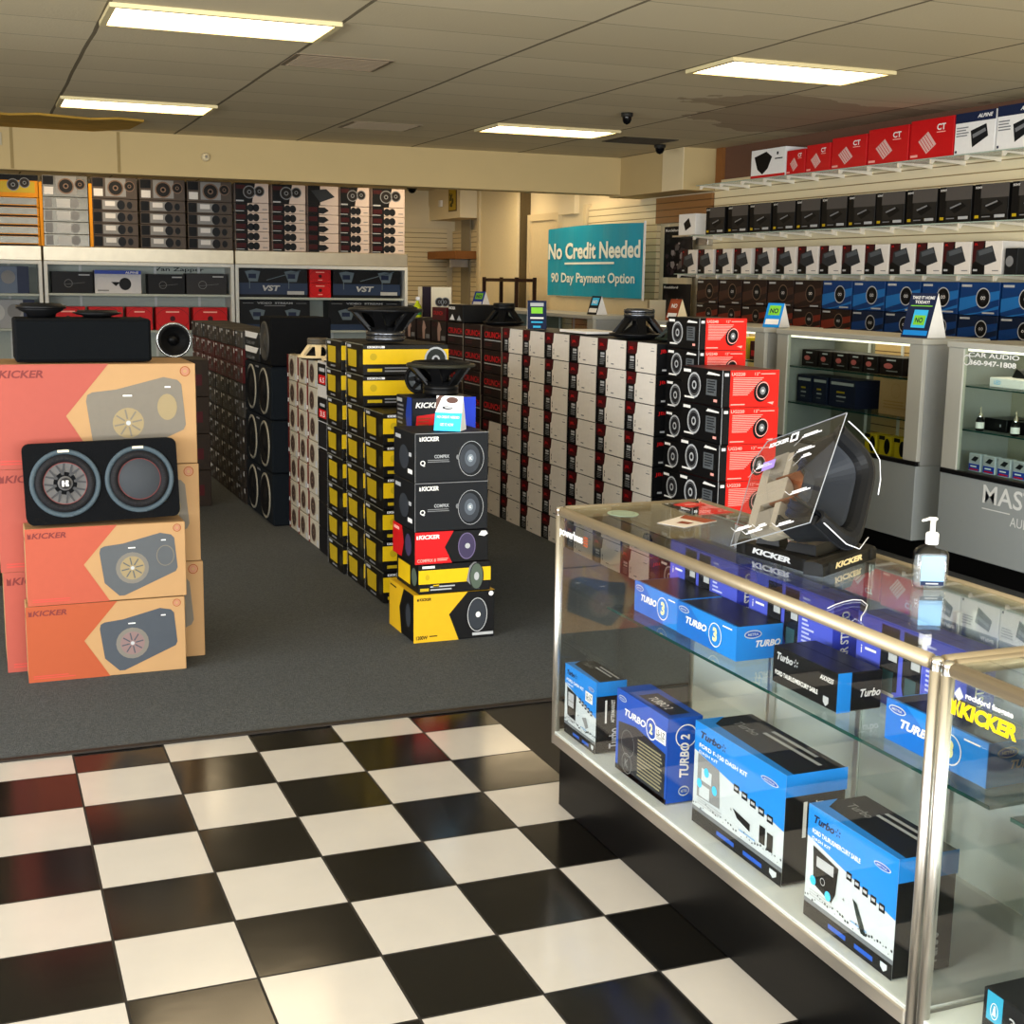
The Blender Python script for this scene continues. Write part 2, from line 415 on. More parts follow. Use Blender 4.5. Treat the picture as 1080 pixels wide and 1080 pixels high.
mb = MB(); mb.box(-4.5, 7.35, 20.8, 21.0, 0, ZC, cream); struct(mb, 'wall_back')
mb = MB()
mb.box(-4.5, -3.4, -2.6, -2.45, 0, ZC, cream); mb.box(5.4, 7.35, -2.6, -2.45, 0, ZC, cream)
mb.box(-3.4, 5.4, -2.6, -2.45, 0, 0.35, cream); mb.box(-3.4, 5.4, -2.6, -2.45, 2.85, ZC, cream)
struct(mb, 'wall_front')
mb = MB()
for x in (-3.4, -0.5, 2.4, 5.34): mb.box(x, x + 0.06, -2.56, -2.5, 0.35, 2.85, alu)
mb.box(-3.4, 5.4, -2.56, -2.5, 0.35, 0.41, alu); mb.box(-3.4, 5.4, -2.56, -2.5, 2.79, 2.85, alu)
struct(mb, 'window_1')
# dropped header across the room, with its boxed return by the right wall
hdr = M('header_paint', 'c2ab7b', 0.75, noise=0.03, scale=4)
mb = MB(); mb.box(-4.5, 6.95, 14.02, 14.3, 2.62, ZC - 0.001, hdr)
for x in (0.43, 1.42): mb.box(x, x + 0.03, 14.014, 14.02, 2.63, ZC - 0.01, M('seam_tan', '9c8658', .7))
struct(mb, 'trim_2')
mb = MB(); mb.box(6.95, 7.349, 12.55, 14.3, 2.6, ZC - 0.001, hdr)
mb.box(6.94, 6.95, 12.55, 13.0, 2.6, ZC - 0.001, creamd)
struct(mb, 'trim_3')
# slatwall and paint band on the right wall
mb = MB(); mb.box(7.3, 7.35, 3.0, 12.5, 0, 2.67, slat_cream); struct(mb, 'wall_right')
mb = MB(); mb.box(7.33, 7.35, 3.0, 12.36, 2.67, ZC - 0.001, brownwall); mb.box(7.29, 7.35, 3.0, 12.36, 2.66, 2.70, creamd); mb.box(7.3, 7.35, 12.36, 12.5, 2.67, ZC - 0.001, wood); struct(mb, 'trim_4')
mb = MB(); mb.box(7.28, 7.35, 12.52, 13.76, 2.3, 2.58, slat_brown); struct(mb, 'trim_5')
mb = MB(); mb.box(7.3, 7.35, 13.76, 15.6, 0.2, 2.56, slat_cream); struct(mb, 'wall_right')
# doorway and trims further along the right wall
def door(n, y0, y1, z1, m, leaf=True):
    mb = MB(); t = 0.09
    mb.box(7.29, 7.35, y0 - t, y0, 0, z1 + t, creamd); mb.box(7.29, 7.35, y1, y1 + t, 0, z1 + t, creamd); mb.box(7.29, 7.35, y0, y1, z1, z1 + t, creamd)
    o = struct(mb, 'door_%d' % n)
    mb = MB(); mb.box(7.32, 7.35, y0, y1, 0, z1, m); mb.build('door_leaf', o)
    return o
door(1, 16.62, 17.5, 2.45, M('pale_door', 'dccba4', 0.6))
mb = MB(); mb.lathe([(0.0, 0.07), (0.03, 0.06), (0.032, 0.03), (0.012, 0.02), (0.012, 0)], chrome, 12, Matrix.Translation((7.32, 17.42, 1.3)) @ Matrix.Rotation(-PI/2, 4, 'Y')); mb.build('door_handle', bpy.data.objects['door_1'])
mb = MB(); mb.box(7.28, 7.35, 16.0, 16.5, 2.5, ZC - .01, cream); mb.box(7.28, 7.35, 15.62, 15.72, 0, 2.6, creamd); struct(mb, 'trim_6')
mb = MB(); mb.box(7.2, 7.35, 17.75, 19.3, 0, ZC - .001, M('pillar_paint', 'f0dfb4', 0.7)); mb.box(7.17, 7.2, 19.2, 19.3, 0, ZC - .001, creamd); struct(mb, 'wall_right')
mb = MB(); mb.box(7.24, 7.35, 17.62, 17.75, 0, ZC - .001, M('dark_gap', '5e5137', 0.8)); struct(mb, 'trim_7')
mb = MB(); mb.box(6.9, 7.349, 19.3, 20.8, 2.56, ZC - .001, cream); struct(mb, 'trim_8')
mb = MB(); mb.box(5.0, 7.2, 20.75, 20.8, 0, 2.44, slat_cream); mb.box(5.0, 7.2, 20.76, 20.8, 2.44, 2.78, cream); struct(mb, 'wall_back')
mb = MB(); mb.box(7.3, 7.349, 19.35, 20.75, 0, 2.4, slat_cream); mb.box(7.28, 7.3, 19.9, 20.3, 1.0, 2.56, M('grey_post', '9a927c', 0.6)); struct(mb, 'wall_right')

# ceiling lights
LX = (-2.98, 0.745, 4.46); LY = (-0.5, 3.5, 7.48, 11.5, 15.6, 19.2)
lens = emis('lamp_lens', 'ffe3b5', LAMP)
frame_m = M('lamp_frame', 'd8c898', 0.5)
def ceiling_light(x, y, label):
    t = empty('ceiling_light', (x, y, ZC - 0.012), 0, label, 'ceiling light', 'recessed fluorescent ceiling lights')
    W, D = 1.235, 0.6; b = 0.035; z0, z1 = -0.012, 0.0115
    mb = MB()
    mb.box(0, W, 0, b, z0, z1, frame_m); mb.box(0, W, D - b, D, z0, z1, frame_m); mb.box(0, b, b, D - b, z0, z1, frame_m); mb.box(W - b, W, b, D - b, z0, z1, frame_m)
    mb.build('frame', t)
    mb = MB()
    n = 12
    for k in range(n):   # shallow ribbed prismatic lens
        xa = b + (W - 2 * b) * k / n; xb = b + (W - 2 * b) * (k + 1) / n; xm = (xa + xb) / 2
        mb.add([(xa, b, 0), (xm, b, -0.004), (xb, b, 0), (xa, D - b, 0), (xm, D - b, -0.004), (xb, D - b, 0)], [(0, 3, 4, 1), (1, 4, 5, 2)], lens)
    mb.build('diffuser', t)
def light_label(ix, iy):
    side = ['far left', 'left', 'right'][ix]
    row = ['nearest the storefront', 'over the checkered floor', 'over the front edge of the carpet stacks', 'just in front of the dropped header', 'hidden right behind the dropped header', 'at the very back, beyond the dropped header'][iy]
    return 'flat glowing ceiling light, %s column, %s' % (side, row)
for ix, x in enumerate(LX):
    for iy, y in enumerate(LY):
        if iy in (0, 1): continue
        ceiling_light(x, y, light_label(ix, iy))

ceiling_light(5.75, 17.0, 'added unseen ceiling light behind the header, nearest the pale pillar')  # hidden light added to brighten the pillar and back right walls
ceiling_light(5.75, 14.9, 'added unseen ceiling light behind the header, above the teal banner end')  # second added light, out of view, for the same walls
# vents, cameras and the torn patch on the ceiling
def vent(x0, x1, y0, y1, label, m, n=9):
    t = empty('ceiling_vent', ((x0+x1)/2, (y0+y1)/2, ZC - 0.001), 0, label, 'vent'); w2, d2 = (x1-x0)/2, (y1-y0)/2
    mb = MB(); mb.box(-w2, w2, -d2, d2, -0.006, 0, m); mb.build('plate', t)
    mb = MB()
    for k in range(n):
        y = -d2 + 0.04 + (2*d2 - 0.08) * k / (n - 1); mb.box(-w2 + 0.03, w2 - 0.03, y - 0.006, y + 0.006, -0.012, -0.006, m)
    mb.build('louvre', t)
vent(5.95, 6.55, 11.95, 12.45, 'dark rectangular air vent in ceiling beside the far right light', M('dark_vent', '3f372c', 0.6))
vent(1.98, 2.62, 8.6, 9.1, 'stained brown ceiling vent right of the large left light', M('brown_vent', '7c6d58', 0.7))
vent(3.27, 3.92, 12.0, 12.55, 'faint brown ceiling vent between the two lights before the header', M('faint_vent', '8a7a62', 0.7))
def dome(x, y, z, label, r=0.055):
    t = empty('security_camera', (x, y, z), 0, label, 'security camera')
    mb = MB(); mb.lathe([(0.001, 0), (r, 0), (r, -0.025), (r * .8, -0.035), (0.001, -0.035)], M('camera_shell', '2a2824', 0.4), 20); mb.build('mount', t)
    mb = MB(); mb.lathe([(r * .8, -0.035), (r * .75, -0.06), (r * .5, -0.085), (0.001, -0.095)], M('dome_glass', '0a0a0c', 0.08), 20); mb.build('dome', t)
dome(5.15, 10.3, ZC - 0.001, 'black dome security camera hanging from ceiling right of the far right light', 0.05)
dome(6.62, 12.47, ZC - 0.001, 'small dark security camera on ceiling near the header corner', 0.06)
dome(6.4, 20.1, ZC - 0.001, 'dark security camera behind the header above the white speaker cartons', 0.08)
mb = MB(); r0 = []
for k in range(13):
    t = k / 12; r0.append((-1.2 + 2.75 * t, 12.88 + 0.10 * math.sin(k * 2.1) * (0 if k in (0, 12) else 1)))
pts = r0 + [(1.5, 13.6), (1.2, 13.99), (0.4, 13.99), (-1.2, 13.99)]
mb.prism(pts, (1, 0, 0), (0, 1, 0), (0, 0, ZC - 0.02), (0, 0, 0.019), M('torn_yellow_backing', 'b08a3a', 0.8, noise=0.4, scale=5))
tag(mb.build('ceiling_patch'), 'torn yellow brown insulation patch in ceiling above the cream header', 'patch')
t = empty('wall_sensor', (2.28, 14.01, 2.82), 0, 'small oval cream sensor on the header above the shelves', 'sensor')
mb = MB(); mb.lathe([(0.001, 0.05), (0.03, 0.045), (0.042, 0.02), (0.045, 0)], creamd, 20, Matrix.Rotation(PI/2, 4, 'X')); mb.build('cover', t)
mb = MB(); mb.lathe([(0.001, 0.058), (0.012, 0.055), (0.016, 0.045)], alu, 12, Matrix.Rotation(PI/2, 4, 'X')); mb.build('lens', t)
t = empty('wall_plate', (0.32, 14.01, 2.9), 0, 'small square outlet plate at left end of the header', 'outlet')
mb = MB(); mb.bbox(-0.04, 0.04, -0.008, 0, -0.06, 0.06, 0.003, M('plate_cream', 'b9ad8e', 0.5)); mb.build('plate', t)
mb = MB(); mb.bbox(-0.018, 0.018, -0.012, -0.008, 0.01, 0.04, 0.001, creamd); mb.bbox(-0.018, 0.018, -0.012, -0.008, -0.04, -0.01, 0.001, creamd); mb.build('socket', t)

# blue banner on the right wall
def banner():
    t = empty('banner', (6.94, 16.03, 1.46), NEG, 'teal banner reading No Credit Needed, 90 Day Payment Option', 'banner')
    W, H = 2.66, 0.83; mb = MB(); n = 30; vs = []
    teal = M('teal_vinyl', '1c9aba', 0.35, noise=0.08, scale=3)
    def bow(x): return 0.006 * math.sin(x * 5) + 0.004 * math.sin(x * 13)
    for y in (0, 1):
        for k in range(n + 1):
            x = W * k / n; z = 0 if y == 0 else H + 0.02 * math.sin(x * 1.2)
            vs += [(x, bow(x), z), (x, bow(x) + 0.004, z)]
    fs = []
    for k in range(n):
        a = 2 * k; b2 = 2 * (n + 1) + 2 * k
        fs += [(a, a + 2, b2 + 2, b2), (a + 1, b2 + 1, b2 + 3, a + 3)]
    mb.add(vs, fs, teal); mb.build('sheet', t)
    mb = MB(); F = Face(mb, (0, -0.012, 0), (1, 0, 0), (0, 0, 1)); c = M('banner_letters', 'eef4e8', 0.5)
    F.text('No Credit Needed', 0.04, 0.45, 0.20, c, 0, w=W - 0.1, bold=0.03)
    F.rect(0.55, 0.385, 1.95, 0.41, c, 0)
    F.text('90 Day Payment Option', 0.14, 0.13, 0.155, c, 0, w=W - 0.32, bold=0.02)
    mb.build('lettering', t)
    mb = MB(); mb.box(W - 0.01, W + 0.02, -0.004, 0.01, -0.02, H + 0.02, white); mb.build('edge_strip', t)
banner()
mb = MB(); n = 24; vs = []
for z in (0.9, 1.45):
    for k in range(n + 1):
        y = 13.3 + 2.7 * k / n; vs += [(6.97 + 0.008 * math.sin(y * 9), y, z), (6.99 + 0.008 * math.sin(y * 9), y, z)]
fs = []
for k in range(n):
    a = 2*k; b2 = 2*(n+1) + 2*k; fs += [(a, b2, b2+2, a+2), (a+1, a+3, b2+3, b2+1)]
mb.add(vs, fs, M('cream_cloth', 'd9c9a4', 0.9)); mb.box(7.0, 7.29, 13.3, 16.0, 0, 1.45, cream)
tag(mb.build('partition_panel'), 'cream covered low partition standing below the teal banner', 'partition')
# small wall items at the back
t = empty('framed_picture', (6.89, 19.62, 2.66), NEG, 'small yellow and brown picture on the boxed corner at the back', 'picture')
mb = MB(); mb.box(-0.18, 0.18, 0, 0.008, 0, 0.35, M('picture_frame', '6a5630', 0.5)); mb.build('frame', t)
mb = MB(); F = Face(mb, (-0.16, -0.001, 0.02), (1, 0, 0), (0, 0, 1)); F.rect(0, 0, .32, .31, gold, 1)
for k in range(9): F.disc(random.uniform(.05, .27), random.uniform(.05, .26), random.uniform(.02, .045), M('olive_print', '54502a', .6), 2)
mb.build('print', t)
mb = MB(); mb.bbox(6.86, 6.9, 20.1, 20.2, 2.75, 2.85, 0.004, white); tag(mb.build('wall_switch'), 'tiny white box on the boxed corner at the back', 'switch')
t = empty('wall_shelf', (7.28, 20.0, 1.95), 0, 'brown wooden shelf board in the back corner alcove', 'shelf')
mb = MB(); mb.bbox(-0.42, 0, -0.62, 0.72, 0, 0.12, 0.004, wood); mb.build('board', t)
mb = MB(); mb.box(-0.3, 0, -0.02, 0.0, -0.12, -0.0005, alu); mb.build('bracket', t)
# dark rolling rack by the far door
t = empty('metal_rack', (6.9, 17.2, 0), 0, 'dark brown metal rack standing in front of the far door', 'rack')
rk = M('dark_rack', '2c1c16', 0.5)
for y in (-0.5, 0.72):
    for x in (-.12, .14):
        mb = MB(); mb.bbox(x - .022, x + .022, y - .022, y + .022, 0, 1.68, 0.003, rk); mb.build('post', t)
for z in (0.25, 0.95, 1.62):
    mb = MB(); mb.bbox(-.13, .13, -0.478, 0.698, z, z + 0.045, 0.003, rk); mb.build('shelf', t)

# ================================================================== LARGE KRAFT SPEAKER CARTONS, FRONT LEFT
def kick_art(redm, pic, two=False, radiator=False, cone=None):
    cone = cone or kpic3
    def f(F, w, h):
        F.poly([(0, 0), (.505*w, 0), (.35*w, .5*h), (.565*w, h), (0, h)], redm, 1)
        pp = [(.449, .64), (.456, .70), (.48, .725), (.60, .75), (.835, .865), (.905, .835), (.925, .79), (.943, .39), (.93, .34), (.60, .06), (.565, .06), (.475, .24)]
        F.poly([(a*w, b*h) for a, b in pp], pic, 1)
        F.disc(.653*w, .42*h, .105*w if not two else .09*w, M('ring_picture', '6f6a62', .6) if not two else pic, 2)
        F.disc(.653*w, .42*h, .078*w, cone, 3)
        for k in range(8):
            a = k*PI/4 + .2; F.line(.653*w + .02*w*math.cos(a), .42*h + .02*w*math.sin(a), .653*w + .07*w*math.cos(a), .42*h + .07*w*math.sin(a), .008*w, pic, 4)
        F.disc(.653*w, .42*h, .012*w, lgrey, 5)
        if two: F.disc(.85*w, .57*h, .05*w, cone, 3, ry=.068*w)
        elif radiator: F.ring(.865*w, .56*h, .058*w, .006*w, kpic, 3, ry=.07*w)
        F.rect(.63*w, .68*h, .675*w, .695*h, white, 3); F.rect(.84*w, .76*h, .87*w, .775*h, white, 3)
        F.text('KICKER', .04*w, .87*h, .075*h, M('faded_black_ink', '6e2f2c', .6), 2, w=.21*w, bold=.03, shear=.2)
        F.poly([(.015*w, .87*h), (.036*w, .87*h), (.036*w, .945*h), (.027*w, .92*h), (.015*w, .945*h)], M('faded_black_ink'), 2)
        F.ring(.945*w, .92*h, .026*w, .004*w, brownp, 2); F.ring(.945*w, .92*h, .018*w, .008*w, M('stamp_ink', 'a8705c', .6), 2)
        F.lines(.03*w, .03*h, .30*w, .085*h, 2, M('faint_ink', 'b8443c', .6), 2)
    return f
def kraft_side(F, d, h): F.text('KICKER', .1*d, .8*h, .05*h, M('faded_black_ink'), 2, w=.5*d, bold=.03)
kc = carton(.63, .165, .316, tan, kick_art(orange, kpic2, radiator=False, cone=M('cone_mauve', '7c6664', .6)), kraft_side, kraft_side)
kc2 = carton(.63, .165, .316, tan, kick_art(M('coral_print_b', 'a24c38', .55), M('slate_picture_b', '505356', .6), radiator=True), kraft_side, kraft_side)
tag(inst(kc, 'speaker_carton', (.46, 5.55, .004), 0), 'orange and kraft speaker carton on the carpet, bottom of the front pair', 'box')
tag(inst(kc2, 'speaker_carton', (.47, 5.552, .322), .006), 'coral and kraft speaker carton directly under the leaning twin speaker', 'box')
kq = carton(.812, .42, .425, tan, kick_art(coral, kpic, two=True), kraft_side, kraft_side)
for k, (dx, lb) in enumerate(((0.008, 'large coral and kraft carton on carpet behind the front pair, bottom of three'), (0.0, 'large coral and kraft carton behind the leaning twin speaker, middle of three'), (-0.004, 'large coral and kraft carton under the flat black speaker box, topmost of three'))):
    tag(inst(kq, 'speaker_carton', (.468 + dx, 5.73, .004 + .4262 * k), 0), lb, 'box')

# ---- loudspeaker builder (front of the driver looks along +z, back of the magnet at z=0)
def driver(name, label, loc, R_, D, eul, cone_m=rubber, frame_m_=plastic, mag_m=plastic, ring_m=None, group=None, cap_m=plastic, arms=6, sq=0):
    t = empty(name, loc, 0, label, 'speaker', group, eul=eul); ring_m = ring_m or frame_m_
    mr, mh = R_ * .52, D * .33
    mb = MB(); mb.lathe([(0.001, 0), (mr * .93, 0), (mr, .006), (mr, mh * .45), (mr * .96, mh * .5), (mr, mh * .55), (mr, mh), (0.001, mh)], mag_m, 28); mb.build('magnet', t)
    mb = MB()
    mb.lathe([(mr * .9, mh), (mr * .95, mh + D * .08), (R_ * .55, mh + D * .12)], frame_m_, 28)
    for k in range(arms):
        a = 2 * PI * k / arms; T = Matrix.Rotation(a, 4, 'Z'); w1, w2 = R_ * .16, R_ * .12
        x0, z0, x1, z1 = mr * .9, mh, R_ * .93, D * .93
        vs = [(x0, -w1, z0), (x0, w1, z0), (x1, w2, z1), (x1, -w2, z1), (x0 - .012, -w1, z0 + .012), (x0 - .012, w1, z0 + .012), (x1 - .015, w2, z1 + .004), (x1 - .015, -w2, z1 + .004)]
        mb.add([T @ Vector(v) for v in vs], [(0, 1, 2, 3), (7, 6, 5, 4), (0, 3, 7, 4), (1, 5, 6, 2), (0, 4, 5, 1), (3, 2, 6, 7)], frame_m_)
    mb.build('basket', t)
    mb = MB(); mb.lathe([(R_ * .86, D * .9), (R_, D * .93), (R_, D), (R_ * .97, D + .004), (R_ * .86, D + .004), (R_ * .86, D * .9)], ring_m, 40); mb.build('frame_ring', t)
    mb = MB(); mb.lathe([(R_ * .87, D), (R_ * .84, D + .010), (R_ * .79, D + .014), (R_ * .74, D + .009), (R_ * .71, D - .004)], rubber, 40)
    mb.build('surround', t)
    mb = MB(); mb.lathe([(R_ * .71, D - .004), (R_ * .45, D - .03), (R_ * .2, mh + D * .25), (R_ * .18, mh)], cone_m, 40); mb.build('cone', t)
    mb = MB(); mb.lathe([(R_ * .34, D - .045 if D > .1 else D - .02), (R_ * .28, D - .026 if D > .1 else D - .008), (R_ * .15, D - .015 if D > .1 else D - .003), (.001, D - .012 if D > .1 else D - .001)], cap_m, 28); mb.build('dust_cap', t)
    return t

# ---- leaning twin-speaker enclosure
def leaning_enclosure():
    t = empty('speaker_enclosure', (.468, 5.566, .6548), 0, 'black twin speaker enclosure leaning on the big kraft carton', 'speaker', eul=(-.09, -.022, 0))
    W, H, D = .60, .325, .095
    mb = MB(); b = .028; pts = []
    for cx, cz, a0 in ((W/2 - b, b, -PI/2), (W/2 - b, H - b, 0), (-W/2 + b, H - b, PI/2), (-W/2 + b, b, PI)):
        for k in range(5): a = a0 + k * PI / 8; pts.append((cx + b * math.cos(a), cz + b * math.sin(a)))
    mb.prism(pts, (1, 0, 0), (0, 0, 1), (0, 0, 0), (0, D, 0), felt); cab = mb.build('cabinet', t)
    for i, cx in enumerate((-.145, .145)):
        T = Matrix.Translation((cx, -0.0005, H/2)) @ Matrix.Rotation(PI/2, 4, 'X')
        rg = M('slate_ring', '3d4950', .5); r = .137
        mb = MB(); mb.lathe([(r, 0), (r, .006), (r - .004, .009), (r - .014, .009), (r - .019, .004), (r - .02, 0)], rg, 48, T); mb.build('trim_ring', t)
        mb = MB(); mb.lathe([(r - .02, .002), (r - .028, .013), (r - .038, .015), (r - .047, .010), (r - .052, .002)], M('surround_rubber', '1b1a1c', .7), 48, T)
        for k in range(36):
            a = 2*PI*k/36; ca, sa = math.cos(a), math.sin(a)
            mb.add([T @ Vector((q*ca - s*sa, q*sa + s*ca, z)) for q, s, z in ((r-.024, -.001, .012), (r-.024, .001, .012), (r-.048, .001, .0125), (r-.048, -.001, .0125), (r-.036, 0, .017))], [(0, 1, 4), (1, 2, 4), (2, 3, 4), (3, 0, 4)], M('surround_rubber'))
        mb.build('surround', t)
        mb = MB(); mb.lathe([(r - .052, .003), (r - .0535, .004), (r - .055, .003)], M('dull_red_ring', '6a3230', .5), 48, T)
        if i == 0:
            cn = M('grey_cone', '565453', .6); mb.lathe([(r - .055, .003), (.03, -.002), (.028, .002), (.001, .004)], cn, 48, T); c = mb.build('cone', t)
            c['label'] = 'grey cone with eight dark spokes'
            mb = MB()
            for k in range(8):
                a = 2*PI*k/8 + .2
                for (u0, w0, u1, w1) in ((.034, .004, .078, .013),):
                    vs = [(u0, -w0), (u0, w0), (u1, w1 + .006), (u1 + .001, .012), (u1 - .030, 0), (u1 + .001, -.012), (u1, -w1 - .006)]
                    mb.add([T @ Vector((x*math.cos(a) - y*math.sin(a), x*math.sin(a) + y*math.cos(a), .0045)) for x, y in vs], [(0, 4, 6), (0, 1, 4), (1, 2, 4), (2, 3, 4), (4, 5, 6)], M('dark_spoke', '2c2b2c', .4))
            mb.build('spokes', c)
            mb = MB(); mb.lathe([(.022, .004), (.02, .009), (.001, .010)], M('dark_spoke'), 28, T)
            F = Face(mb, T @ Vector((-.013, -.012, .0108)), (1, 0, 0), (0, 0, 1), .0004)
            F.poly([(0, 0), (.008, 0), (.008, .024), (0, .024)], white, 1); F.poly([(.009, .012), (.02, .024), (.026, .024), (.026, .018)], white, 1); F.poly([(.009, .012), (.026, .006), (.026, 0), (.02, 0)], white, 1); F.rect(.014, 0, .024, .024, white, 1)
            mb.build('dust_cap', t)
        else:
            mb.lathe([(r - .055, .003), (r - .06, .006), (.001, .006)], M('plain_grey_cone', '34373b', .55), 48, T); c = mb.build('passive_radiator', t)
        mb = MB(); mb.bbox(cx - .022, cx + .022, -.0115, -.0005, H/2 + r - .012, H/2 + r - .002, .001, M('pale_badge', 'd8ccb0', .3)); mb.build('badge', t)
        mb = MB(); mb.bbox(cx - .022, cx + .022, -.0105, -.0005, H/2 - r + .002, H/2 - r + .012, .001, rg); mb.build('badge', t)
leaning_enclosure()
# flat black box and odd speakers on top of the kraft cartons
t = empty('speaker_enclosure', (.43, 5.80, 1.286), 0, 'long flat black box on top of the large kraft cartons', 'speaker')
mb = MB(); mb.bbox(-.27, .27, 0, .30, 0, .176, .008, felt); mb.build('cabinet', t)
mb = MB(); mb.bbox(-.262, .262, -.006, -.0005, .008, .168, .003, M('grille_cloth', '0c0e10', .9, noise=.3, scale=300, bump=.4, spec=.05)); mb.build('grille', t)
def lowprofile(name, label, x, y, z, r, h):
    t = empty(name, (x, y, z), 0, label, 'speaker')
    mb = MB(); mb.lathe([(.001, 0), (r*.55, 0), (r*.6, h*.3), (r*.9, h*.6), (r*.9, h*.7)], plastic, 30); mb.build('basket', t)
    mb = MB(); mb.lathe([(r*.88, h*.7), (r, h*.72), (r, h), (r*.86, h)], plastic, 36); mb.build('frame_ring', t)
    mb = MB(); mb.lathe([(r*.86, h), (r*.8, h + .008), (r*.7, h - .002), (r*.3, h*.6), (.001, h*.65)], rubber, 36); mb.build('cone', t)
lowprofile('subwoofer', 'shallow black speaker at left end of the long flat black box', .275, 5.97, 1.463, .10, .05)
lowprofile('subwoofer', 'very thin black speaker in the middle of the long flat black box', .50, 5.97, 1.463, .10, .022)

# ================================================================== ROW OF STACKS LEFT OF THE MIDDLE
def spk(F, x, y, r, l=2, body='2a2623', ringc=None, ry=None):
    ry = ry or r
    F.disc(x, y, r, M('print_spk_' + body, body, .5), l, ry=ry, n=18); F.ring(x, y, r, r*.16, ringc or grey, l + 1, ry=ry, n=18); F.disc(x, y, r*.35, ringc or grey, l + 1, ry=ry*.35, n=12); F.disc(x, y, r*.2, black, l + 2, ry=ry*.2, n=10)

def stack(mesh_of, name, x, y, n, h, z0, label_of, cat, group, rz=NEG, jit=.003):
    out = []
    for k in range(n):
        me = mesh_of(k) if callable(mesh_of) else mesh_of
        o = inst(me, name, (x + (random.random() - .5) * 2 * jit, y, z0 + k * h), rz + (random.random() - .5) * .006)
        tag(o, label_of(k), cat, group); out.append(o)
    return out

# dark wall of small cartons
def dark_front(base):
    def f(F, w, h):
        F.disc(.5*w, .5*h, .36*h, M('murky_speaker', '3a322c', .5), 1, n=16); F.ring(.5*w, .5*h, .36*h, .05*h, M('murky_ring', '5c5348', .5), 2, n=16); F.disc(.5*w, .5*h, .12*h, grey, 2, n=10)
        F.rect(.86*w, .62*h, .97*w, .9*h, M('pale_sticker', 'c8c6c4', .5), 2); F.rect(.04*w, .78*h, .3*w, .9*h, lgrey, 2); F.lines(.05*w, .1*h, .26*w, .4*h, 3, grey, 2)
        F.rect(.98*w, 0, w, h, M('dark_edge', '59503f', .5), 2)
    return f
dkA = carton(.288, .3, .124, M('dark_brown_print', '241e1a', .5), dark_front(0)); dkB = carton(.288, .3, .124, M('oxblood_print', '4a1414', .5), dark_front(1)); dkC = carton(.288, .3, .124, M('smoky_print', '3a3733', .5), dark_front(2))
COLN = ['nearest', 'second nearest', 'third nearest', 'fourth nearest', 'fifth nearest', 'sixth nearest', 'seventh nearest', 'farthest']
for c in range(8):
    stack(lambda k: dkB if k in (7, 8) else (dkC if k in (5, 6, 9) and (k + c) % 2 else dkA), 'small_carton', 1.79, 9.745 + .295 * c, 10, .1255, .004,
          lambda k, c=c: 'small dark carton beyond the twin-speaker boxes, %s, %s column' % (lvl(k, 10), COLN[c]), 'box', 'small dark cartons in the long dark wall')

# black twin-speaker enclosures
def twin_box(z, label):
    t = empty('speaker_enclosure', (1.80, 9.12, z), NEG, label, 'speaker', 'stacked twin-speaker boxes')
    W, H, D = .90, .352, .42
    mb = MB(); mb.bbox(-W/2, W/2, 0, D, 0.001, H - .002, .01, M('navy_black_covering', '0c1218', .9)); mb.build('cabinet', t)
    for cx in (-.2, .22):
        T = Matrix.Translation((cx, -0.0005, H/2)) @ Matrix.Rotation(PI/2, 4, 'X')
        mb = MB(); mb.lathe([(.155, 0), (.155, .006), (.145, .009), (.14, 0)], M('pale_ring', '8d887a', .4), 36, T); mb.build('trim_ring', t)
        mb = MB(); mb.lathe([(.14, 0), (.13, .012), (.115, .002), (.05, -.0), (.045, .008), (.001, .01)], rubber, 36, T); mb.build('cone', t)
    mb = MB(); mb.bbox(-.05, .05, -.003, -.0005, H - .03, H - .018, .001, grey); mb.build('badge', t)
for k, lb in enumerate(('black twin speaker box on the carpet, bottom of three', 'black twin speaker box, middle of the three stacked by the dark carton wall', 'black twin speaker box, topmost of the three stacked')): twin_box(.004 + .354 * k, lb)
def strip_front(F, w, h): F.poly([(.02*w, .55*h), (.8*w, .55*h), (.95*w, .95*h), (.02*w, .95*h)], white, 1); F.text('CLASS AMP', .1*w, .1*h, .22*h, grey, 2, w=.6*w)
st = carton(.5, .3, .1, dark, strip_front, right=strip_front)
for k in range(2): tag(inst(st, 'amplifier_carton', (1.8, 9.30, 1.069 + .1005*k), NEG), 'thin black and white carton on the twin speaker boxes, %s one' % ('lower', 'upper')[k], 'box', 'thin cartons on the twin speaker boxes')
t = empty('speaker_enclosure', (1.80, 8.84, 1.069), NEG, 'square black speaker box standing on the twin speaker boxes', 'speaker')
mb = MB(); mb.bbox(-.18, .18, 0, .40, 0, .315, .008, felt); mb.build('cabinet', t)
T = Matrix.Translation((0, -0.0005, .155)) @ Matrix.Rotation(PI/2, 4, 'X')
mb = MB(); mb.lathe([(.13, 0), (.128, .01), (.11, .012), (.10, 0), (.05, 0), (.04, .012), (.001, .014)], M('dull_cone', '3c3a36', .6), 32, T); mb.build('driver', t)

